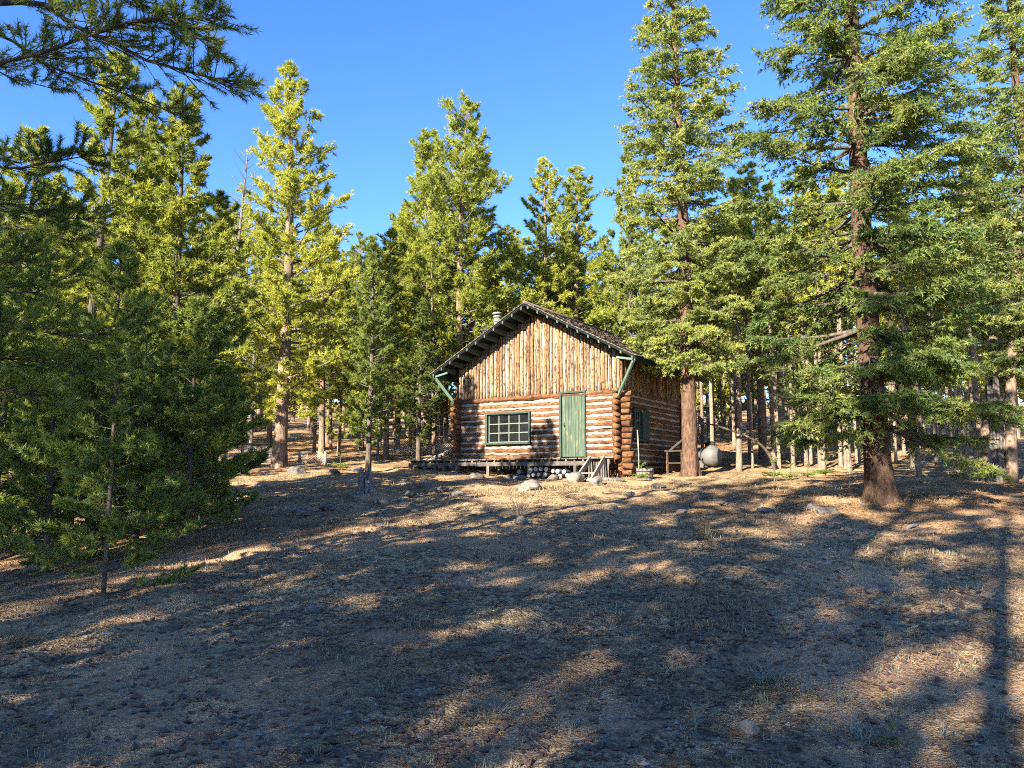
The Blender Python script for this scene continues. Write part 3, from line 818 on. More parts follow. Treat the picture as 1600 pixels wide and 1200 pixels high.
def limb(wood, fol, pts, r0, rg, kind, dens, t0, tl, q, size, twigs=True, sides=5, s0=None):
    """one branch with side twigs; foliage tufts gather along the outer parts of the twigs"""
    pts = np.asarray(pts, float); k = len(pts)
    tube(wood, pts, r0 * np.linspace(1, 0.18, k), sides, False)
    ln = np.linalg.norm(np.diff(pts, axis=0), axis=1).sum()
    m = max(3, int(ln * dens))
    t = t0 + (1 - t0) * rg.uniform(0, 1, m) ** 0.75
    p, tg, _ = path_at(pts, t)
    up = np.array([0, 0, 1.0])
    lat = norm(np.cross(tg, up)); sgn = np.where(rg.uniform(size=m) < 0.5, -1.0, 1.0)
    if kind == 'pine':
        ang = rg.uniform(0.3, 1.15, m); rise = rg.normal(0.25, 0.45, m)
    else:
        ang = rg.uniform(0.4, 1.25, m); rise = rg.normal(-0.2, 0.2, m)
    d = norm(tg * np.cos(ang)[:, None] + lat * (sgn * np.sin(ang))[:, None] + up * rise[:, None])
    L = tl * (0.35 + 0.65 * (1.1 - t)) * rg.uniform(0.5, 1.2, m) * max(0.35, min(1.0, ln / 1.6))
    # the limb's own tip
    p = np.concatenate([p, pts[-2:-1]]); d = np.concatenate([d, norm(pts[-1:] - pts[-2:-1])]); L = np.append(L, np.linalg.norm(pts[-1] - pts[-2]) + 0.05)
    m += 1
    bend = up * (0.25 if kind == 'pine' else -0.12)
    end = p + d * L[:, None] + bend * (L ** 2)[:, None]
    mid = p + d * (L * 0.5)[:, None] + bend * (L ** 2 * 0.2)[:, None]
    if twigs:                                               # twig as a thin three-sided spike
        sd = norm(np.cross(d, up + 0.01)); w = np.clip(r0 * 0.16, 0.0022, 0.011)
        tr = np.array([sd * w, -sd * w * 0.5 + up * w, -sd * w * 0.5 - up * w])
        V = np.concatenate([p + tr[0], p + tr[1], p + tr[2], mid + tr[0] * 0.7, mid + tr[1] * 0.7, mid + tr[2] * 0.7, end])
        i = np.arange(m)
        T = np.concatenate([np.stack([i + (3 + a) * m, i + (3 + (a + 1) % 3) * m, i + 6 * m], -1) for a in range(3)])
        Q = np.concatenate([np.stack([i + a * m, i + ((a + 1) % 3) * m, i + (3 + (a + 1) % 3) * m, i + (3 + a) * m], -1) for a in range(3)])
        wood.add(V, T, Q)
    if fol is None: return
    if s0 is None: s0 = 0.35 if kind == 'pine' else 0.12
    s = np.linspace(s0, 1.0, q)[None, :, None] + rg.uniform(-0.06, 0.06, (m, q, 1))
    P = p[:, None] * (1 - s) ** 2 + 2 * s * (1 - s) * mid[:, None] + s ** 2 * end[:, None]
    A = norm(norm(end - p)[:, None] + rg.normal(0, 0.22 if kind == 'pine' else 0.42, (m, q, 3)) + np.array([0, 0, 0.15 if kind == 'pine' else -0.02]))
    if kind == 'spruce':                                     # little side shoots give the flat feathery sprays
        sh = norm(np.cross(norm(end - p), up))[:, None] * rg.uniform(-1, 1, (m, q, 1)) * (L * 0.34)[:, None, None]
        P = P + sh * (1.15 - s); A = norm(A + sh * 2.2 / (L[:, None, None] + 0.05))
    fol.tufts(P.reshape(-1, 3), A.reshape(-1, 3), np.full(m * q, size) * rg.uniform(0.75, 1.2, m * q))

def conifer(seed, H, R, c0, nb, kind='pine', rt=0.16, dens=9, tl=0.5, q=4, nbl=10, bl=0.11, bw=0.018, stubs=20, top_taper=0.85, bark='bark_pine', leaf='needle_pine', droop=0.0, lean=0.0, sparse=0.0, flare=1.25, rmin=0.35, gaps=0.0, lt=1.0, front=0):
    """meshes of trunk, limbs and crown of one conifer standing at the origin"""
    rg = np.random.default_rng(seed)
    tr, wd, fl, fo = MB(), MB(), MB(), Foliage()
    k = 30 if dens > 4 else 8
    t = np.linspace(0, 1, k) ** (1.6 if rt > 0.15 else 1.0)
    ph = rg.uniform(0, 6.28, 4)
    off = np.stack([np.sin(t * 3.1 + ph[0]) * 0.012 * H * t + lean * H * t, np.sin(t * 4.3 + ph[1]) * 0.010 * H * t, np.zeros(k)], -1)
    tp = np.stack([np.zeros(k), np.zeros(k), -0.25 + (H + 0.25) * t], -1) + off
    rad = rt * (1 - t) ** 0.72 + 0.006
    rad = rad * (1 + (flare - 1) * np.exp(-t * H / 0.45))
    ns = 14 if kind == 'pine' else 28
    tube(tr, tp, rad, ns, True, 0.07, rg)
    if rt > 0.15:                                            # buttress roots run out from the foot
        V = tr.v[0]; z = V[:, 2]; a_ = np.arctan2(V[:, 1], V[:, 0])
        f_ = 1 + 0.35 * np.clip(np.sin(a_ * 5 + ph[2]) + 0.3 * np.sin(a_ * 3 + ph[3]), -0.4, 1) * np.exp(-np.clip(z, 0, None) / 0.22)
        V[:, 0] *= f_; V[:, 1] *= f_
    def trunk(z):
        return np.stack([np.interp(z, tp[:, 2], tp[:, 0]), np.interp(z, tp[:, 2], tp[:, 1]), z], -1)
    az = rg.uniform(0, 6.28)
    for i in range(nb + front):
        c = ((i + rg.uniform(0, 1)) / nb) ** (0.92 if kind == 'pine' else 1.2)
        if i >= nb: c = 0.02 + 0.5 * rg.uniform() ** 1.3
        z = H * (c0 + (0.985 - c0) * c)
        if kind == 'spruce' and c < 0.9: z = (math.floor(z / 0.62) + 0.5) * 0.62 + rg.normal(0, 0.06)
        az += 2.4 + rg.normal(0, 0.35)
        if i >= nb: az = -math.pi / 2 + rg.uniform(-1.0, 0.7)
        prof = (1 - c) ** top_taper * (rmin + (1 - rmin) * min(1, c / 0.22)) + 0.055
        ln = R * prof * (rg.uniform(0.5, 1.18) if kind == 'pine' else rg.uniform(0.62, 1.12))
        if gaps and vnoise(np.array(math.cos(az) * 1.6 + 9), np.array(z * 0.9 + math.sin(az) * 1.6 + 5), seed) < -0.5 + gaps: ln *= 0.45
        if rg.uniform() < sparse: continue
        if kind == 'pine': pit = 0.05 + 0.75 * c ** 1.6 + rg.normal(0, 0.14)
        else: pit = -0.30 + 0.95 * c ** 1.3 + rg.normal(0, 0.1) - droop
        b = trunk(np.array(z)); s = np.linspace(0, 1, 6)
        cur = (0.22 if kind == 'pine' else 0.20 - 0.2 * c) + rg.normal(0, 0.06)
        hor = np.array([math.cos(az), math.sin(az), 0]); side = np.array([-hor[1], hor[0], 0]) * rg.normal(0, 0.14)
        pts = b + ln * (s[:, None] * hor * math.cos(pit) + (s ** 2)[:, None] * side) + np.array([0, 0, 1]) * (ln * (s * math.sin(pit) + cur * s ** 2))[:, None]
        limb(wd, fo, pts, lt * max(0.006, rt * 0.24 * (1 - c) ** 0.6 * min(1, ln / R + 0.25)), rg, kind, dens, 0.22, tl, q, 1.0)
    for i in range(stubs):
        z = rg.uniform(0.12 * H, max(c0 * H + 0.18 * H, 0.3 * H)); a = rg.uniform(0, 6.28); ln = rg.uniform(0.2, 0.75) * min(1.0, R)
        hor = np.array([math.cos(a), math.sin(a), 0]); b = trunk(np.array(z)); s = np.linspace(0, 1, 4)[:, None]
        pts = b + hor * ln * s + np.array([0, 0, 1]) * ln * (rg.normal(0.0, 0.25) * s - 0.15 * s ** 2)
        limb(wd, None, pts, 0.012, rg, kind, 5, 0.3, 0.3, 2, 1, True, 3)
    th = (0.45, 1.25) if kind == 'pine' else (0.5, 1.1)
    fo.build(fl, rg, nbl, bl, bw, th[0], th[1], 0.04 if kind == 'pine' else 0.05)
    return [('trunk', tr.mesh('trunk', M[bark])), ('branches', wd.mesh('branches', M['bark_dead' if kind == 'pine' else 'bark_dark'])), ('crown', fl.mesh('crown', M[leaf], False))], H

LAST = [None]
def plant(proto, name, x, y, H, label, cat='tree', group=None, rz=0.0, wide=1.0, tilt=(0, 0), z=None):
    parts, H0 = proto
    o = empty(name, (x, y, float(gz(x, y)) - 0.03 if z is None else z), rz)
    LAST[0] = o
    s = H / H0
    o.scale = (s * wide, s * wide, s); o.rotation_euler = (tilt[0], tilt[1], rz)
    for nm, me in parts:
        if len(me.vertices) == 0: continue
        c = bpy.data.objects.new(nm, me); COL.objects.link(c); c.parent = o
        if nm != 'trunk': c['kind'] = 'stuff'
    return tag(o, label, cat, group)

def place(proto, name, px, Y, toppy, label, group=None, rz=0.0, wide=1.0, tilt=(0, 0), H=None):
    """a tree whose foot is at depth Y under picture column px and whose tip reaches row toppy"""
    x = (px - 800) / FPX * Y * 1.005
    if H is None: H = at(px, toppy, Y)[2] - float(gz(x, Y))
    return plant(proto, name, x, Y, H, label, 'tree', group, rz, wide, tilt)

PINE_A = conifer(11, 13.5, 2.6, 0.10, 165, rt=0.22, dens=12, tl=0.7, q=4, nbl=13, bl=0.15, bw=0.024, stubs=24, gaps=0.3, top_taper=0.65)
PINE_B = conifer(12, 14.0, 2.5, 0.28, 135, rt=0.17, dens=11, tl=0.75, q=4, nbl=12, bl=0.16, bw=0.026, stubs=40, gaps=0.4, top_taper=0.5)
PINE_C = conifer(13, 12.0, 1.9, 0.22, 125, rt=0.13, dens=11, tl=0.6, q=4, nbl=12, bl=0.15, bw=0.024, stubs=40, gaps=0.3, top_taper=0.6)
PINE_D = conifer(14, 9.0, 1.7, 0.10, 120, rt=0.11, dens=10, tl=0.55, q=4, nbl=12, bl=0.14, bw=0.03, stubs=24, leaf='needle_dark', bark='bark_dark', gaps=0.2)
FAR = [conifer(20 + i, 12.0, 1.7 + 0.25 * (i % 3), (0.42, 0.30, 0.50, 0.24)[i], 85, rt=0.10 + 0.012 * (i % 2), dens=8, tl=0.7, q=3, nbl=11, bl=0.18, bw=0.032, stubs=60, gaps=(0.3, 0.42, 0.2, 0.38)[i], leaf=('needle_pine', 'needle_mid')[i % 2], flare=1.1, top_taper=(0.5, 0.8, 0.6, 0.45)[i]) for i in range(4)]
STAND = [conifer(65 + i, 13.0, 1.5 + 0.2 * (i % 2), (0.50, 0.60, 0.55)[i], 62, rt=0.10 + 0.012 * (i % 2), dens=8, tl=0.65, q=3, nbl=10, bl=0.18, bw=0.032, stubs=50, gaps=0.35, flare=1.1, lt=1.2, bark='bark_pale', leaf=('needle_pine', 'needle_mid', 'needle_dark')[i], top_taper=0.6) for i in range(3)]
POLE = [conifer(26 + i, 13.0, 1.5, 0.55, 60, rt=0.095 + 0.02 * i, dens=8, tl=0.7, q=3, nbl=11, bl=0.18, bw=0.034, stubs=50, gaps=0.3, flare=1.15, lt=1.3, bark='bark_pale') for i in range(2)]
FULL = [conifer(30 + i, 11.0, 2.1, (0.07, 0.16)[i], 110, rt=0.11, dens=8, tl=0.75, q=3, nbl=11, bl=0.18, bw=0.034, stubs=30, gaps=(0.25, 0.4)[i], leaf=('needle_pine', 'needle_mid')[i % 2], top_taper=(0.75, 0.55)[i]) for i in range(2)]
SHADE = [conifer(61 + i, 12.0, 2.3, 0.2, 62, rt=0.13, dens=6, tl=0.5, q=2, nbl=9, bl=0.2, bw=0.055, stubs=20, gaps=0.35, top_taper=0.6) for i in range(2)]
SPRUCE_B = conifer(41, 18.5, 2.4, 0.175, 270, 'spruce', rt=0.225, dens=13, tl=0.85, q=7, nbl=9, bl=0.10, bw=0.025, stubs=30, top_taper=0.62, bark='bark_spruce', leaf='needle_spruce', rmin=0.6, gaps=0.12, flare=1.4)
SPRUCE_C = conifer(42, 17.5, 2.65, 0.095, 215, 'spruce', rt=0.235, dens=15, tl=0.95, q=6, nbl=10, bl=0.09, bw=0.022, stubs=50, top_taper=0.55, bark='bark_spruce', leaf='needle_blue', rmin=0.75, gaps=0.2, flare=1.6, droop=0.12, front=34)
YOUNG = [conifer(51, 8.8, 1.5, 0.06, 130, rt=0.09, dens=13, tl=0.6, q=4, nbl=16, bl=0.11, bw=0.021, stubs=40, leaf='needle_mid', bark='bark_dark', top_taper=0.65, gaps=0.25),
         conifer(52, 9.0, 1.55, 0.04, 140, rt=0.09, dens=14, tl=0.65, q=4, nbl=16, bl=0.11, bw=0.021, stubs=40, leaf='needle_mid', bark='bark_dark', top_taper=0.65, gaps=0.2),
         conifer(53, 5.2, 1.5, 0.03, 105, rt=0.06, dens=13, tl=0.55, q=4, nbl=16, bl=0.095, bw=0.018, stubs=12, leaf='needle_dark', bark='bark_dark', top_taper=0.6, rmin=0.7)]
SAP = conifer(54, 4.3, 1.1, 0.03, 100, rt=0.022, dens=12, tl=0.38, q=4, nbl=16, bl=0.09, bw=0.011, stubs=0, leaf='needle_dark', bark='bark_dark', rmin=0.95)
SEED = conifer(55, 0.8, 0.42, 0.05, 26, 'spruce', rt=0.015, dens=16, tl=0.22, q=5, nbl=10, bl=0.04, bw=0.008, stubs=0, leaf='shrub', bark='bark_dark')
DEAD = conifer(56, 11.5, 1.1, 0.2, 70, rt=0.11, dens=9, tl=0.6, q=2, nbl=0, stubs=60, bark='bark_dead', leaf='needle_dry', lt=2.6, top_taper=0.3)

# the trees one can single out
place(PINE_A, 'pine_tree', 440, 25.0, 98, 'tall sunlit pine with thick tan trunk left of the cabin', rz=0.4)
place(PINE_B, 'pine_tree', 719, 29.5, 158, 'tallest sunlit pine right behind the cabin chimney', rz=2.2)
place(PINE_C, 'pine_tree', 735, 31.5, 215, 'slimmer pine standing just right of the tallest one behind the cabin', rz=1.0, wide=1.2)
place(PINE_C, 'pine_tree', 668, 33.0, 205, 'loose thin pine to the left of the tallest pine behind the cabin', rz=4.0, wide=1.2)
place(PINE_C, 'pine_tree', 850, 33.0, 250, 'pointed pine over the cabin ridge, left one of a close pair', rz=5.0)
place(PINE_C, 'pine_tree', 900, 34.0, 262, 'pointed pine over the right roof slope, right one of a close pair', rz=0.2, wide=1.25)
place(PINE_D, 'pine_tree', 985, 33.0, 225, 'slender spire-topped pine left of the tall spruce beside the cabin', rz=0.8, wide=0.75)
place(PINE_D, 'pine_tree', 578, 23.5, 368, 'small deep green pine in shade between stump and cabin', rz=2.0, wide=0.95)
place(PINE_B, 'pine_tree', 622, 34.0, 332, 'broad pine behind the small deep green pine', rz=3.3)
place(PINE_D, 'pine_tree', 655, 27.5, 470, 'low bright pine at the left end of the porch deck', rz=1.2, wide=1.1)
place(PINE_C, 'pine_tree', 1188, 29.0, 255, 'grey green pine with bare lower trunk between the two big spruces', rz=2.8, wide=1.1)
place(PINE_C, 'pine_tree', 505, 30.0, 360, 'yellow green pine leaning close behind the tall sunlit pine', rz=2.0, wide=1.3, tilt=(0.0, 0.05))
place(DEAD, 'dead_tree', 352, 24.0, 225, 'bare grey dead tree left of the tall sunlit pine', rz=0.5, tilt=(0, 0.02))
place(DEAD, 'dead_tree', 395, 29.0, 400, 'short bare dead tree half hidden behind the tall sunlit pine', rz=2.5)
place(SPRUCE_B, 'spruce_tree', 1075, 22.6, 0, 'tall spruce with reddish trunk at the right corner of the cabin', rz=1.0, H=18.8)
place(SPRUCE_C, 'spruce_tree', 1368, 14.6, 0, 'massive spruce with flared red brown trunk on the right', rz=0.0, H=17.5, tilt=(0, -0.012))
place(SPRUCE_B, 'spruce_tree', 1640, 18.0, 0, 'spruce cut off by the right edge of the picture', rz=2.4, H=14.5)
place(PINE_C, 'pine_tree', 1546, 24.0, 215, 'thin pale pine with sparse crown near the right edge', rz=3.8, wide=0.75)
place(YOUNG[0], 'pine_tree', 118, 12.2, 78, 'left pine of the dark group, tallest with sunlit top', rz=0.3, wide=1.0, tilt=(0, 0.03))
place(YOUNG[1], 'pine_tree', 268, 12.8, 130, 'right pine of the dark group with narrow tip', rz=1.4, wide=1.05)
place(YOUNG[0], 'pine_tree', 30, 14.5, 200, 'pine behind the dark group at the left edge', rz=3.3, wide=1.2)
place(YOUNG[1], 'pine_tree', 195, 15.5, 150, 'pine between and behind the two pines of the dark group', rz=4.4)
place(YOUNG[2], 'pine_tree', 300, 10.8, 470, 'bushy low pine with branches to the ground in the dark group', rz=0.7, wide=1.0)
place(YOUNG[2], 'pine_tree', 90, 9.8, 520, 'low pine with thin foliage in front of the dark group', rz=2.9, wide=1.1)
place(YOUNG[2], 'pine_tree', 225, 11.6, 500, 'bushy low pine in the middle of the dark group', rz=3.7, wide=1.15)
place(YOUNG[2], 'pine_tree', 318, 13.6, 450, 'rightmost low pine of the dark group', rz=5.1, wide=1.0)
place(YOUNG[2], 'pine_tree', 155, 10.3, 540, 'dense low pine right behind the thin sapling', rz=1.7, wide=1.15)
place(YOUNG[2], 'pine_tree', 50, 12.6, 500, 'dense low pine at the far left of the dark group', rz=4.1, wide=1.3)
place(YOUNG[2], 'pine_tree', 275, 14.8, 480, 'low pine seen through the dark group beside the fence', rz=4.9, wide=1.3)
place(YOUNG[2], 'pine_tree', 5, 11.5, 430, 'low pine of the dark group at the very left edge', rz=5.6, wide=1.2)
place(YOUNG[0], 'pine_tree', 330, 17.0, 300, 'pine behind the right end of the dark group', rz=2.2, wide=1.2)
place(SAP, 'pine_sapling', 180, 7.7, 380, 'thin pine sapling nearest the camera in the left foreground', rz=0.4)

# near pine whose limbs reach into the picture from the left
def near_pine():
    rg = np.random.default_rng(77)
    tr, wd, fl, fo = MB(), MB(), MB(), Foliage()
    bx, by = -5.0, 5.2
    bz = float(gz(bx, by))
    H = 10.5
    t = np.linspace(0, 1, 22)
    tp = np.stack([bx + 0.06 * np.sin(t * 4), by + 0.05 * np.cos(t * 5), bz - 0.2 + (H + 0.2) * t], -1)
    tube(tr, tp, 0.17 * (1 - t) ** 0.7 + 0.01, 14, True, 0.06, rg)
    def trunk(z): return np.array([np.interp(z, tp[:, 2], tp[:, 0]), np.interp(z, tp[:, 2], tp[:, 1]), z])
    def reach(points, r0, dens, tl, q=5):
        """a limb from the trunk through seen points (px, py, depth)"""
        P = [at(*p) for p in points]
        z0 = P[0][2] - 0.25
        pts = np.array([trunk(z0)] + P)
        s = np.linspace(0, 1, 12)
        c = np.concatenate([[0], np.cumsum(np.linalg.norm(np.diff(pts, axis=0), axis=1))]); c /= c[-1]
        pts = np.stack([np.interp(s, c, pts[:, k]) for k in range(3)], -1)
        pts[1:-1] = pts[1:-1] * 0.5 + (pts[:-2] + pts[2:]) * 0.25
        limb(wd, fo, pts + rg.normal(0, 0.014, pts.shape), r0, rg, 'pine', dens, 0.38, tl, q, 1.0, s0=0.62)
    reach([(45, -15, 4.8), (110, 45, 4.6), (200, 78, 4.5), (290, 108, 4.4), (376, 130, 4.35)], 0.030, 26, 0.5, 3)
    reach([(-20, 110, 4.6), (60, 78, 4.4), (140, 52, 4.3), (240, 20, 4.2), (338, 28, 4.1)], 0.022, 24, 0.48, 3)
    reach([(20, -60, 4.4), (150, -20, 4.2), (260, 15, 4.1), (330, 70, 4.0)], 0.020, 24, 0.42, 3)
    reach([(-30, 40, 4.9), (60, 100, 4.8), (150, 125, 4.7), (225, 150, 4.7), (285, 185, 4.7)], 0.018, 24, 0.42, 3)
    reach([(-40, 90, 5.0), (20, 120, 5.0), (60, 135, 5.0), (90, 140, 5.0)], 0.014, 12, 0.3, 3)
    for a in ([(-60, 250, 5.6), (30, 265, 5.5), (135, 245, 5.4)], [(-60, 300, 5.2), (40, 330, 5.2), (140, 340, 5.2)], [(-60, 370, 6.0), (30, 350, 6.0), (120, 380, 6.0)],
              [(-60, 430, 5.6), (40, 470, 5.6), (120, 430, 5.7)], [(-60, 500, 5.2), (60, 520, 5.2), (180, 520, 5.3), (235, 500, 5.3)], [(-60, 560, 5.8), (50, 560, 5.8), (150, 590, 5.9)],
              [(-60, 620, 5.4), (20, 600, 5.4), (90, 640, 5.4)], [(-60, 420, 4.6), (10, 400, 4.6), (60, 410, 4.6)]):
        reach(a, 0.02, 34, 0.5, 4)
    for i in range(60):                                       # the rest of its crown, out of the picture
        z = bz + rg.uniform(2.0, H); c = (z - bz) / H
        a = rg.uniform(1.9, 5.2); ln = 2.3 * (1 - c) ** 0.7 * rg.uniform(0.6, 1.1) + 0.15
        s = np.linspace(0, 1, 6)[:, None]
        pts = trunk(z) + np.array([math.cos(a), math.sin(a), 0.25]) * ln * s + np.array([0, 0, 0.2]) * ln * s ** 2
        limb(wd, fo, pts, 0.02, rg, 'pine', 6, 0.25, 0.45, 2, 1.8)
    fo.build(fl, rg, 30, 0.052, 0.005, 0.35, 1.2, 0.03)
    o = empty('pine_tree', (0, 0, 0))
    tr.build('trunk', M['bark_dark'], o); wd.build('branches', M['bark_dark'], o)['kind'] = 'stuff'; fl.build('crown', M['needle_dark'], o, False)['kind'] = 'stuff'
    tag(o, 'near pine reaching dark branches into the upper left corner', 'tree')
near_pine()

# the forest behind, trunk by trunk
rf = np.random.default_rng(2024)
spots = []
def free(x, y, dmin):
    d = np.array([x, y, 0]) - np.array([PL[0], PL[1], 0]); u, v = d @ CU, d @ CV
    if -1.5 < u < W + 1.2 and -1.5 < v < D + 1.2: return False
    return all((x - a) ** 2 + (y - b) ** 2 > dmin ** 2 for a, b in spots)
ORD = 'first second third fourth fifth sixth seventh eighth ninth tenth eleventh twelfth thirteenth fourteenth fifteenth sixteenth seventeenth eighteenth'.split()
def scatter(n, px0, px1, y0, y1, tops, protos, label, group, dmin=1.1, wide=(0.8, 1.15)):
    k = 0; tries = 0; made = []
    while k < n and tries < n * 40:
        tries += 1
        px = rf.uniform(px0, px1); y = y0 + (y1 - y0) * rf.uniform() ** 1.3
        x = (px - 800) / FPX * y
        if not free(x, y, dmin): continue
        spots.append((x, y))
        H = float(np.clip(at(px, rf.uniform(*tops), y)[2] - float(gz(x, y)), 6, 15.5))
        plant(protos[int(rf.integers(len(protos)))], 'pine_tree', x, y, H, label, 'tree', group, rf.uniform(0, 6.28), rf.uniform(*wide), (rf.normal(0, 0.012), rf.normal(0, 0.015)))
        made.append((px, LAST[0])); k += 1
    if '%s' in label:
        for (_, o), w_ in zip(sorted(made, key=lambda a: a[0]), ORD): o['label'] = label % w_
scatter(18, 1142, 1345, 24.5, 31, (250, 380), POLE, '%s bare pale trunk from the left in the front row between the big spruces', 'front row between the big spruces', 0.55)
scatter(16, 1395, 1600, 20, 27, (230, 380), POLE, '%s bare pale trunk from the left in the front row right of the massive spruce', 'front row right of the massive spruce', 0.6)
scatter(54, 1092, 1345, 31, 56, (330, 440), STAND + FAR[:1], 'slim bare-trunked pine in the stand between the two big spruces', 'forest stand between the big spruces', 0.8)
scatter(46, 1380, 1680, 27, 52, (330, 430), STAND + FAR[:1], 'slim bare-trunked pine in the stand right of the massive spruce', 'forest stand right of the massive spruce', 0.9)
scatter(24, 780, 1080, 31, 60, (340, 470), FAR + FULL, 'pine in the forest right behind the cabin', 'forest behind the cabin', 1.2)
scatter(36, 330, 720, 29, 58, (310, 450), FULL + FAR, 'pine in the forest behind the fence left of the cabin', 'forest left of the cabin', 1.3)
scatter(28, -120, 330, 19, 55, (280, 430), FULL + FAR[:2], 'pine in the forest behind the dark left group', 'forest behind the dark group', 1.4)
# beyond them the forest is one mass
def far_forest():
    low = [conifer(35 + i, 11.0, 2.1, (0.05, 0.25, 0.1)[i], 52, rt=0.13, dens=3, tl=1.0, q=2, nbl=5, bl=0.5, bw=0.2, stubs=0, gaps=0.2) for i in range(3)]
    bm_, fm = MB(), MB()
    data = []
    for parts, H0 in low:
        d = []
        for nm, me in parts:
            V = np.empty(len(me.vertices) * 3, np.float32); me.vertices.foreach_get('co', V); V = V.reshape(-1, 3).astype(float)
            T = [list(q.vertices) for q in me.polygons if len(q.vertices) == 3]; Q = [list(q.vertices) for q in me.polygons if len(q.vertices) == 4]
            d.append((nm, V, T, Q)); bpy.data.meshes.remove(me)
        data.append((d, H0))
    for i in range(85):
        px = rf.uniform(-60, 1680); y = 46 + 58 * rf.uniform(); x = (px - 800) / FPX * y
        H = float(np.clip(at(px, rf.uniform(410, 530), y)[2] - float(gz(x, y)), 7, 15))
        d, H0 = data[i % 3]; s = H / H0; a = rf.uniform(0, 6.28); w = s * rf.uniform(0.9, 1.5)
        Rm = np.array([[math.cos(a) * w, -math.sin(a) * w, 0], [math.sin(a) * w, math.cos(a) * w, 0], [0, 0, s]])
        for nm, V, T, Q in d:
            if nm == 'branches': continue
            (bm_ if nm == 'trunk' else fm).add(V @ Rm.T + np.array([x, y, float(gz(x, y))]), T, Q)
    o = empty('far_forest'); tag(o, 'distant pines deep in the forest reading as one green mass', 'forest', kind='stuff')
    for m_, nm, mt in ((bm_, 'trunks', 'bark_pine'), (fm, 'crowns', 'needle_pine')):
        m_.build(nm, M[mt], o, False)['kind'] = 'stuff'
far_forest()
# trees on the near side of the clearing, at the photographer's back: they shade the foreground
BACK = [(-7.9, -1.5, 13, FULL[0], 0.95), (-6.2, -1.9, 12.5, FULL[1], 0.95), (-14, -2, 11, FULL[1], 0.95), (-2.9, -3.9, 13, POLE[1], 0.95), (-4.9, -4.0, 13.5, SHADE[0], 0.8), (-7.0, -7.3, 16, SHADE[1], 0.9), (-11.5, 1.8, 8.5, FULL[1], 0.95), (-13.2, 4.6, 8.5, FULL[0], 0.95)]
SX, SY = math.sin(SUN_AZ), math.cos(SUN_AZ)
for k in range(9):                          # two loose rows of tall trees along the far side of the clearing
    d = (20.5, 26.5)[k % 2] + rf.uniform(-1.2, 1.2); q = 1.4 - k * 1.8 + rf.uniform(-0.4, 0.4)
    BACK.append((-d * SX + q * SY, -d * SY - q * SX, (16.0, 18.2)[k % 2] + rf.uniform(-1.2, 0.8), (PINE_C, SHADE[0], PINE_B, SHADE[1])[k % 4], 0.85))
for i, (x, y, H, pr_, wd_) in enumerate(BACK):
    plant(pr_, 'pine_tree', x, y, H, 'pine on the near side of the clearing behind the viewpoint', 'tree', 'trees behind the viewpoint', i * 1.3, wd_)
# ------------------------------------------------------------------ stump, dead trunks, fence
def snag(name, px, py, Y, wpx, hpx, label, cat, seed, lean=0.0, mat='greywood', rag=0.6, taper=0.75, roots=True):
    rg = np.random.default_rng(seed)
    p = at(px, py, Y); r = wpx / FPX * Y / 2; h = hpx / FPX * Y
    o = empty(name, (p[0], p[1], float(gz(p[0], p[1])) - 0.03))
    mb = MB(); n = 44; k = 14
    th = np.arange(n) / n * 2 * math.pi
    ridge = 1 + 0.12 * np.sin(th * 5 + rg.uniform(0, 6)) + 0.09 * np.sin(th * 9 + 1) + 0.12 * rg.uniform(-1, 1, n)
    top = h * (1 - rag * (0.5 + 0.5 * np.sin(th * 2 + rg.uniform(0, 6))) * rg.uniform(0.4, 1, n) - 0.12 * rg.uniform(0, 1, n))
    V = []
    for i in range(k):
        s = i / (k - 1); z = top * s
        rr = r * ridge * (taper + (1 - taper) * (1 - s)) * (1 + (0.55 * (1 + 0.5 * np.sin(th * 3 + 1)) if roots else 0.2) * np.exp(-z / (0.14 * h)))
        rr = rr * (1 + 0.03 * rg.uniform(-1, 1, n))
        V.append(np.stack([rr * np.cos(th) + lean * z, rr * np.sin(th), z], -1))
    for s, dz in ((0.72, 0.0), (0.6, -0.3), (0.0, -0.45)):   # hollow top
        q = V[k - 1].copy(); c = q.mean(0); q = c + (q - c) * s; q[:, 2] = top + dz * h * 0.4; V.append(q)
    V = np.concatenate(V); kk = k + 3
    i = np.arange(kk - 1)[:, None] * n; j = np.arange(n)[None, :]
    mb.add(V, None, np.stack([i + j, i + (j + 1) % n, i + n + (j + 1) % n, i + n + j], -1).reshape(-1, 4))
    mb.build('stem', M[mat], o, False)
    if roots:
        for a in np.linspace(0, 6.28, 6)[:-1] + rg.uniform(0, 1):
            d = np.array([math.cos(a), math.sin(a), 0])
            ln = r * rg.uniform(1.6, 2.8)
            mb = MB(); tube(mb, [d * r * 0.7 + [0, 0, h * 0.14], d * (r + ln * 0.3) + [0, 0, 0.05], d * (r + ln) + [0, 0, -0.05]], [r * 0.32, r * 0.22, r * 0.08], 7, True, 0.12, rg)
            mb.build('root', M[mat], o)
    return tag(o, label, cat)
snag('tree_stump', 571, 772, 17.2, 21, 44, 'splintered grey tree stump on the slope left of the cabin', 'stump', 3, lean=-0.05)
snag('snag', 1563, 751, 18.2, 20, 190, 'broken silver grey dead trunk near the right edge', 'dead tree', 4, rag=0.3, taper=0.6, roots=False, mat='bark_dead')
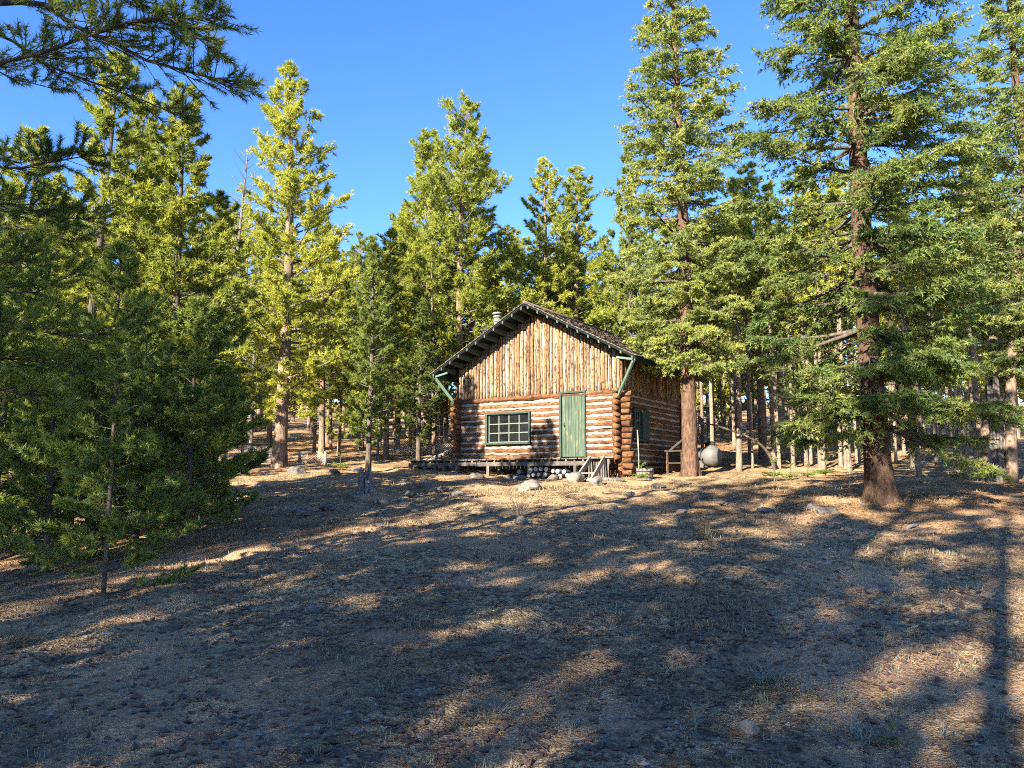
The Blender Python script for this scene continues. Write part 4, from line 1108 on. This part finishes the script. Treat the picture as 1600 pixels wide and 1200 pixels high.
def pole_tree(name, pts, r, label, mat, sides=12, seed=1):
    rg = np.random.default_rng(seed)
    P = np.array([at(*p) for p in pts])
    s = np.linspace(0, 1, 20); c = np.concatenate([[0], np.cumsum(np.linalg.norm(np.diff(P, axis=0), axis=1))]); c /= c[-1]
    Q = np.stack([np.interp(s, c, P[:, k]) for k in range(3)], -1)
    mb = MB(); tube(mb, Q, np.linspace(r, r * 0.6, 20), sides, True, 0.08, rg)
    o = empty(name, Q[0]); t = mb.build('trunk', M[mat], o); t.location = [-float(a) for a in Q[0]]
    wd = MB()
    for i in range(26):
        b = Q[int(rg.integers(5, 19))]; a = rg.uniform(0, 6.28); ln = rg.uniform(0.25, 0.9)
        sx = np.linspace(0, 1, 4)[:, None]
        limb(wd, None, b + np.array([math.cos(a), math.sin(a), rg.normal(0, 0.2)]) * ln * sx + np.array([0, 0, -0.1]) * sx ** 2, 0.013, rg, 'pine', 6, 0.3, 0.3, 2, 1, True, 3)
    t = wd.build('branches', M['bark_dead'], o); t['kind'] = 'stuff'; t.location = [-float(a) for a in Q[0]]
    return tag(o, label, 'dead tree')
pole_tree('dead_tree', [(1582, 756, 18.0), (1578, 650, 18.0), (1584, 500, 18.1), (1594, 330, 18.2)], 0.13, 'brown bare trunk with dead twigs beside the silver grey snag', 'bark_pine', seed=5)
pole_tree('leaning_tree', [(1534, 748, 19.5), (1545, 640, 19.6), (1556, 470, 19.8)], 0.15, 'orange tinted trunk leaning right behind the silver grey snag', 'bark_pine', seed=6)
pole_tree('leaning_tree', [(478, 560, 28.0), (500, 480, 28), (530, 440, 28.0)], 0.10, 'orange dead trunk leaning right in the crown behind the tall sunlit pine', 'bark_pine', seed=7)
def bare_pole(name, pts, r0, r1, label, cat, mat, seed=1):
    rg = np.random.default_rng(seed); P = np.array([at(*p) for p in pts])
    s = np.linspace(0, 1, 18); c = np.concatenate([[0], np.cumsum(np.linalg.norm(np.diff(P, axis=0), axis=1))]); c /= c[-1]
    Q = np.stack([np.interp(s, c, P[:, k]) for k in range(3)], -1)
    Q[1:-1] = Q[1:-1] * 0.4 + (Q[:-2] + Q[2:]) * 0.3
    mb = MB(); tube(mb, Q, np.linspace(r0, r1, 18), 8, True, 0.08, rg)
    return tag(mb.build(name, M[mat]), label, cat)
bare_pole('bent_sapling', [(1212, 742, 24.6), (1206, 715, 24.5), (1190, 694, 24.4), (1165, 680, 24.3), (1135, 670, 24.2), (1108, 662, 24.0), (1084, 661, 23.4)], 0.05, 0.022, 'dark bare sapling bent over in an arch beside the propane tank', 'dead tree', 'bark_dark', 2)
bare_pole('fallen_log', [(660, 722, 26.6), (690, 712, 26.2), (716, 697, 25.9)], 0.09, 0.07, 'grey log leaning up against the left corner of the cabin', 'log', 'greywood', 3)
bare_pole('fallen_branch', [(1180, 813, 12.6), (1215, 812, 12.5), (1243, 808, 12.5)], 0.018, 0.01, 'long grey stick lying left of the massive spruce', 'branch', 'greywood', 4)
bare_pole('fallen_branch', [(1123, 908, 8.6), (1142, 904, 8.6), (1161, 904, 8.6)], 0.014, 0.008, 'short pale stick lying in the shaded slope right of centre', 'branch', 'greywood', 5)
bare_pole('fallen_branch', [(1414, 828, 11.6), (1422, 822, 11.6), (1434, 820, 11.7)], 0.03, 0.02, 'pale curved piece of wood right of the massive spruce', 'branch', 'greywood', 6)
for k, (pts, lb) in enumerate([([(335, 1168, 3.95), (345, 1160, 4.0), (357, 1156, 4.0)], 'thin bent twig at the bottom edge left of centre'), ([(325, 1094, 4.5), (332, 1102, 4.45), (343, 1100, 4.4)], 'small curved pale twig in the left foreground'), ([(850, 1162, 3.8), (880, 1163, 3.8), (898, 1162, 3.8)], 'straight dark twig at the bottom edge near the centre'), ([(1352, 1160, 3.75), (1366, 1172, 3.7), (1380, 1180, 3.65)], 'thin twig beside the little green seedling')]):
    P = []
    for a, b, c in pts:
        q = at(a, b, c); q[2] = float(gzf(q[0], q[1])) + 0.008; P.append(q)
    mb = MB(); tube(mb, P, 0.005, 5); tag(mb.build('twig', M['greywood']), lb, 'twig')

def fence(name, segs, label):
    root = empty(name, at(segs[0][0], segs[0][1], segs[0][2])); inv = np.array(root.location)
    mbp = None
    for (ax, ay, aY, bx, by, bY, hgt, rail) in segs:
        a = at(ax, ay, aY); b = at(bx, by, bY)
        for p in (a, b):
            mb = MB(); tube(mb, [p + [0, 0, -0.2] - inv, p + [0, 0, hgt + 0.05] - inv], [0.055, 0.05], 8, True, 0.05, rng); mb.build('post', M['greywood'], root)
        if rail:
            mb = MB(); tube(mb, [a + [0, 0, hgt] - inv, (a + b) / 2 + [0, 0, hgt - 0.03] - inv, b + [0, 0, hgt] - inv], 0.04, 7); mb.build('rail', M['greywood'], root)
        d = b - a; ln = np.linalg.norm(d); sp = 0.075; mb = MB(); w = 0.006
        n = int(ln / sp); m_ = int(hgt / sp)
        nr = np.cross(d / ln, [0, 0, 1])
        for s in (-1, 1):
            for i in range(-m_, n + m_):
                x0, x1 = i * sp, i * sp + s * hgt
                z0, z1 = 0.0, hgt
                lo, hi = 0.0, 1.0
                for xa in (0.0, ln):
                    pass
                ts = []
                if x1 != x0:
                    t0, t1 = sorted(((0 - x0) / (x1 - x0), (ln - x0) / (x1 - x0)))
                    lo, hi = max(0, t0), min(1, t1)
                if hi - lo < 0.02: continue
                pa = a + d / ln * (x0 + (x1 - x0) * lo) + np.array([0, 0, hgt * lo]) - inv
                pb = a + d / ln * (x0 + (x1 - x0) * hi) + np.array([0, 0, hgt * hi]) - inv
                tube(mb, [pa + nr * 0.004 * s, pb + nr * 0.004 * s], w, 3, False)
        mb.build('wire_mesh', M['wire'], root)
    return tag(root, label, 'fence')
fence('chain_link_fence', [(330, 727, 24.5, 378, 726, 24.6, 0.72, True), (378, 726, 24.6, 432, 722, 27, 0.66, True)], 'chain link fence with log rail left of the tall sunlit pine')
fence('chain_link_fence', [(468, 727, 26.5, 508, 730, 25.8, 0.48, False)], 'sagging chain link fence piece right of the tall sunlit pine')
fence('chain_link_fence', [(590, 716, 31, 640, 714, 31, 0.8, True), (640, 714, 31, 712, 712, 31, 0.8, True)], 'far chain link fence behind the porch deck')

# ------------------------------------------------------------------ things beside the cabin
# propane tank lying with its round end towards us
tk = at(1113, 727, 25.2); R_ = 0.36
g = float(gz(tk[0], tk[1]))
tank = empty('propane_tank', (tk[0], tk[1], g), CA + 0.40)
mb = MB(); s = np.array([0, 0.03, 0.10, 0.2, 0.32, 1.2, 1.32, 1.42, 1.49, 1.52]); rr = np.array([0.02, 0.45, 0.75, 0.93, 1, 1, 0.93, 0.75, 0.45, 0.02]) * R_
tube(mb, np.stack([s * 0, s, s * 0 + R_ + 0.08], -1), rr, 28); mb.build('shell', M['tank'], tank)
mb = MB(); tube(mb, [(0, 0.6, 2 * R_ + 0.05), (0, 0.6, 2 * R_ + 0.17), (0, 0.6, 2 * R_ + 0.21)], [0.17, 0.17, 0.11], 16); mb.build('valve_dome', M['black'], tank)
for v in (0.4, 1.1):
    mb = MB(); box(mb, (-0.25, v, -0.05), (0.25, v + 0.1, 0.14)); mb.build('saddle', M['dark_inside'], tank, False)
tag(tank, 'grey round-ended propane tank with dark dome right of the cabin spruce', 'tank')
p = at(1097, 739, 25.9)
mb = MB(); box(mb, (-0.13, -0.1, 0), (0.13, 0.1, 0.5)); box(mb, (-0.145, -0.115, 0.5), (0.145, 0.115, 0.525))
o = mb.build('metal_box', M['tank'], None, False); o.location = (p[0], p[1], float(gz(p[0], p[1])) - 0.02); tag(o, 'pale upright metal box between the spruce trunk and the propane tank', 'box')

# half barrel planter
b = at(1008, 742, 21.2); bz = float(gz(b[0], b[1]))
barrel = empty('barrel_planter', (b[0], b[1], bz))
n = 16
for i in range(n):
    a0 = i / n * 2 * math.pi; a1 = (i + 0.94) / n * 2 * math.pi
    mb = MB(); V = []
    for z, r in ((-0.03, 0.19), (0.15, 0.235), (0.30 + rng.uniform(-0.015, 0.012), 0.25)):
        for q in (r, r - 0.022):
            for a in (a0, a1): V.append((q * math.cos(a), q * math.sin(a), z))
    f = []
    for s in (0, 4): f += [[s, s + 1, s + 5, s + 4], [s + 3, s + 2, s + 6, s + 7], [s + 2, s, s + 4, s + 6], [s + 1, s + 3, s + 7, s + 5]]
    f += [[8, 9, 11, 10], [1, 0, 2, 3]]
    mb.add(V, None, f); mb.build('stave', M['greywood'], barrel, False)
for z, r in ((0.05, 0.216), (0.22, 0.250)):
    a = np.linspace(0, 2 * math.pi, 29); mb = MB(); tube(mb, np.stack([r * np.cos(a), r * np.sin(a), a * 0 + z], -1), 0.012, 5, False); mb.build('hoop', M['black'], barrel)
mb = MB(); tube(mb, [(0, 0, 0.1), (0, 0, 0.25)], 0.22, 16); mb.build('soil', M['ground'], barrel)
tag(barrel, 'weathered half barrel planter at the right corner of the cabin', 'planter')
p = at(998, 742, 21.4); h = at(997, 672, 21.4)[2] - float(gz(p[0], p[1]))
mb = MB(); tube(mb, [(0, 0, -0.1), (0.01, 0, h * 0.5), (-0.01, 0, h)], 0.017, 8)
mb2 = mb.build('thin_pole', M['palewood']); mb2.location = (p[0], p[1], float(gz(p[0], p[1]))); tag(mb2, 'thin pale pole standing in front of the side window', 'pole')

# rough work bench beside the far end of the side wall
wb = cw(W + 0.75, 3.0, 0); wz = float(gz(wb[0], wb[1]))
bench = empty('work_bench', (wb[0], wb[1], wz), CA)
mb = MB(); box(mb, (-0.3, -0.7, 0.62), (0.3, 0.7, 0.67)); mb.build('top', M['dark_inside'], bench, False)
mb = MB(); box(mb, (-0.26, -0.68, 0.36), (-0.22, 0.66, 0.52)); mb.build('side_board', M['dark_inside'], bench, False)
mb = MB(); box(mb, (-0.27, -0.68, 0.02), (-0.235, 0.66, 0.34)); mb.build('side_board', M['log_u'], bench, False)
mb = MB(); box(mb, (-0.28, -0.66, 0.25), (0.28, 0.66, 0.29)); mb.build('shelf', M['dark_inside'], bench, False)
for x in (-0.27, 0.2):
    for y in (-0.66, 0.58):
        mb = MB(); box(mb, (x, y, -0.1), (x + 0.07, y + 0.08, 0.62)); mb.build('leg', M['dark_inside'], bench, False)
mb = MB(); beam(mb, (-0.2, -0.5, 0.67), (0.1, 0.1, 1.1), 0.03, 0.05); mb.build('prop', M['deck'], bench, False)
tag(bench, 'rough brown wooden bench against the side wall behind the spruce trunk', 'bench')

# ------------------------------------------------------------------ seedlings, shrubs, grass
for px, py, sc, lb in ((1003, 752, 0.45, 'bright green bush on the ground in front of the barrel planter'), (998, 742, 0.8, 'slim green sapling growing beside the thin pale pole'), (1210, 752, 0.55, 'small green spruce seedling, leftmost of the row between the big spruces'), (1236, 751, 0.42, 'low green spruce seedling, second of the row between the big spruces'), (1262, 748, 0.38, 'low yellow green seedling, third of the row between the big spruces'), (1290, 748, 0.55, 'bushy green seedling just left of the massive spruce'), (1395, 1160, 0.10, 'tiny green seedling in the right foreground'), (1366, 843, 0.12, 'tiny mossy green seedling below the massive spruce'), (1528, 752, 0.4, 'yellow green seedling at the foot of the silver grey snag'), (1495, 750, 0.34, 'low seedling left of the silver grey snag'), (532, 735, 0.5, 'small bright pine seedling at the crest left of the stump')):
    lo, hi = 2.5, 32
    for _ in range(40):
        m_ = (lo + hi) / 2; q = at(px, py, m_)
        if q[2] > float(gz(q[0], q[1])): lo = m_
        else: hi = m_
    q = at(px, py, lo)
    plant(SEED, 'seedling', q[0], q[1], sc, lb, 'seedling', None, px * 0.7, 1.3 if sc < 0.6 else 0.7)

def dry_shrub(px, py, h, n, label, seed, name='dry_shrub'):
    rg = np.random.default_rng(seed)
    lo, hi = 2.5, 32
    for _ in range(40):
        m_ = (lo + hi) / 2; q = at(px, py, m_)
        if q[2] > float(gz(q[0], q[1])): lo = m_
        else: hi = m_
    q = at(px, py, lo); o = empty(name, (q[0], q[1], float(gzf(q[0], q[1])) - 0.02))
    mb = MB()
    for i in range(n):
        a = rg.uniform(0, 6.28); sp = rg.uniform(0.1, 0.75); ln = h * rg.uniform(0.5, 1.1)
        s = np.linspace(0, 1, 5)[:, None]
        pts = np.array([math.cos(a), math.sin(a), 0]) * sp * ln * s + np.array([0, 0, 1]) * ln * (s - 0.15 * s ** 2) + rg.normal(0, 0.012 * h, (5, 3)) * s
        limb(mb, None, pts, 0.006, rg, 'pine', 16, 0.3, 0.25 * h, 2, 1, True, 3)
    mb.build('stems', M['needle_dry'], o)
    return tag(o, label, 'shrub')
dry_shrub(812, 812, 0.5, 30, 'leafless dry shrub on the slope below the pale boulder', 1)

def grass_clump(px, py, h, n, label, seed, mat='grass', r=0.1):
    rg = np.random.default_rng(seed)
    lo, hi = 2.5, 32
    for _ in range(40):
        m_ = (lo + hi) / 2; q = at(px, py, m_)
        if q[2] > float(gz(q[0], q[1])): lo = m_
        else: hi = m_
    q = at(px, py, lo)
    mb = MB(); blades(mb, rg, np.zeros((n, 2)) + rg.normal(0, r * 0.5, (n, 2)), h, 0.005, lambda x, y: gzf(x + q[0], y + q[1]) - float(gzf(q[0], q[1])), r * 4)
    o = mb.build('grass_clump', M[mat], None, False); o.location = (q[0], q[1], float(gzf(q[0], q[1])))
    return tag(o, label, 'grass clump')
def blades(mb, rg, XY, h, w, zf, spread):
    """arching grass blades, two faces each"""
    n = len(XY); a = rg.uniform(0, 6.28, n); d = np.stack([np.cos(a), np.sin(a)], -1) * (rg.uniform(0.2, 1, n) * spread)[:, None]
    hh = h * rg.uniform(0.45, 1.15, n) if np.isscalar(h) else h * rg.uniform(0.5, 1.15, n)
    z = zf(XY[:, 0], XY[:, 1])
    b = np.concatenate([XY, z[:, None]], 1)
    s = np.stack([-np.sin(a), np.cos(a), 0 * a], -1) * w
    mid = b + np.concatenate([d * 0.4, (hh * 0.75)[:, None]], 1); tip = b + np.concatenate([d, hh[:, None]], 1)
    V = np.stack([b + s * 0.5, b - s * 0.5, mid - s * 0.4, mid + s * 0.4, tip], 1).reshape(-1, 3); i = np.arange(n) * 5
    mb.add(V, np.stack([i + 3, i + 2, i + 4], -1), np.stack([i, i + 1, i + 2, i + 3], -1))
for px, py, h, n, lb, m_ in ((1100, 842, 0.34, 160, 'tall dry grass clump above the sunlit patch right of centre', 'grass'), (1200, 1070, 0.09, 110, 'silvery grass tussock in the right foreground', 'grass_green'), (1040, 1048, 0.06, 60, 'pale grass tussock in the shade right of centre', 'grass_green'), (765, 1118, 0.06, 60, 'grass tussock at the bottom near the centre', 'grass_green'), (770, 1004, 0.08, 60, 'pale grass tussock left of centre', 'grass_green'), (1350, 1150, 0.07, 110, 'wide grey grass tussock beside the tiny seedling', 'grass_green'), (30, 1004, 0.12, 90, 'sunlit grass tussock at the left edge', 'grass'), (1262, 1090, 0.05, 50, 'small grass tussock right of the silvery one', 'grass_green'), (645, 985, 0.1, 60, 'faint grass tussock in the shade left of centre', 'grass_green')):
    grass_clump(px, py, h, n, lb, int(px), m_)

rg = np.random.default_rng(99)
def field(n, y0, y1, pw=1.0, half=0.72):
    """random points on the ground in view, denser towards the camera"""
    y = y0 * (y1 / y0) ** (rg.uniform(0, 1, n) ** pw); x = rg.uniform(-half, half, n) * y
    return x, y
# sparse dry grass
x, y = field(52000, 5.0, 23)
keep = vnoise(x * 0.75 + 7, y * 0.75, 31) + 0.6 * vnoise(x * 2.4, y * 2.4, 32) > 0.16 + 0.25 * rg.uniform(size=len(x))
x, y = x[keep], y[keep]
mb = MB(); blades(mb, rg, np.stack([x, y], -1), (0.028 + 0.0022 * y), 0.0035 + 0.0006 * y[:, None], gzf, 0.05)
tag(mb.build('dry_grass', M['grass'], None, False), 'short dry yellow grass growing in patches over the slope', 'grass', kind='stuff')
x, y = field(420, 3.2, 20)
k = 12; XY = np.repeat(np.stack([x, y], -1), k, 0) + rg.normal(0, 0.02, (len(x) * k, 2))
mb = MB(); blades(mb, rg, XY, np.repeat(rg.uniform(0.03, 0.075, len(x)), k), 0.004, gzf, 0.05)
tag(mb.build('grass_tufts', M['grass_green'], None, False), 'small grey green grass tufts dotted over the slope', 'grass', kind='stuff')
# litter: dark cones and clods, twigs, pale chips
OCT = np.array([[1, 0, 0], [-1, 0, 0], [0, 1, 0], [0, -1, 0], [0, 0, 1], [0, 0, -1]], float)
OCF = np.array([[0, 2, 4], [2, 1, 4], [1, 3, 4], [3, 0, 4], [2, 0, 5], [1, 2, 5], [3, 1, 5], [0, 3, 5]])
def clods(name, n, y0, y1, s0, s1, mat, label, flat=0.7, mask=None, thr=0.0, pw=1.0):
    x, y = field(n, y0, y1, pw)
    if mask is not None:
        kp = vnoise(x * mask, y * mask, 41) + 0.5 * vnoise(x * mask * 3, y * mask * 3, 42) > thr + 0.25 * rg.uniform(-1, 1, len(x)); x, y = x[kp], y[kp]
    m_ = len(x)
    s = (s0 + (s1 - s0) * rg.uniform(0, 1, m_) ** 3)
    V = OCT[None] * rg.uniform(0.5, 1.3, (m_, 6, 1)) + rg.normal(0, 0.18, (m_, 6, 3))
    V = V * s[:, None, None] * np.array([1, 1, flat])
    a = rg.uniform(0, 6.28, m_); c, q = np.cos(a)[:, None], np.sin(a)[:, None]
    V = np.stack([V[..., 0] * c * 1.4 - V[..., 1] * q, V[..., 0] * q * 1.4 + V[..., 1] * c, V[..., 2]], -1)
    V += np.stack([x, y, gzf(x, y) + s * 0.25], -1)[:, None]
    mb = MB(); mb.add(V.reshape(-1, 3), (OCF[None] + np.arange(m_)[:, None, None] * 6).reshape(-1, 3))
    tag(mb.build(name, M[mat], None, False), label, 'litter', kind='stuff')
clods('forest_litter', 26000, 3.1, 20, 0.004, 0.03, 'litter', 'dark cone scales, droppings and crumbs littering the slope', mask=0.9, thr=-0.12)
clods('pine_cones', 900, 3.1, 18, 0.014, 0.034, 'litter', 'dark pine cones lying scattered on the slope', 0.8)
clods('pale_gravel', 2600, 3.1, 22, 0.003, 0.022, 'gravel', 'pale stone chips scattered over the slope', 0.5, pw=0.8)
clods('needle_litter', 5000, 3.1, 20, 0.003, 0.009, 'duff', 'reddish crumbs of needle duff over the slope', 0.4)
def sticks(name, n, y0, y1, l0, l1, w, mat, label):
    x, y = field(n, y0, y1); m_ = len(x)
    a = rg.uniform(0, 6.28, m_); ln = rg.uniform(l0, l1, m_)
    d = np.stack([np.cos(a), np.sin(a)], -1) * ln[:, None] / 2
    p0 = np.stack([x - d[:, 0], y - d[:, 1]], -1); p1 = np.stack([x + d[:, 0], y + d[:, 1]], -1)
    A = np.concatenate([p0, (gzf(p0[:, 0], p0[:, 1]) + 0.006)[:, None]], 1); B = np.concatenate([p1, (gzf(p1[:, 0], p1[:, 1]) + 0.006)[:, None]], 1)
    s = np.stack([-np.sin(a), np.cos(a), 0 * a], -1) * w; up = np.array([0, 0, w * 1.2])
    V = np.stack([A + s, A - s, A + up, B + s, B - s, B + up], 1).reshape(-1, 3); i = np.arange(m_)[:, None] * 6
    Q = np.concatenate([i + np.array([[0, 2, 5, 3]]), i + np.array([[2, 1, 4, 5]])])
    mb = MB(); mb.add(V, None, Q); tag(mb.build(name, M[mat], None, False), label, 'twigs', kind='stuff')
sticks('fallen_twigs', 800, 3.1, 18, 0.04, 0.22, 0.003, 'greywood', 'fine grey twigs scattered over the slope')
sticks('grass_thatch', 7000, 6.5, 18, 0.03, 0.11, 0.0016, 'grass', 'flattened dry grass stems matted over the slope')
sticks('fallen_needles', 3000, 3.1, 9, 0.02, 0.06, 0.0009, 'duff', 'single fallen needles strewn over the near ground')

if 0: print('TRIS', sum(len(m.loops) - 2 * len(m.polygons) for m in bpy.data.meshes))
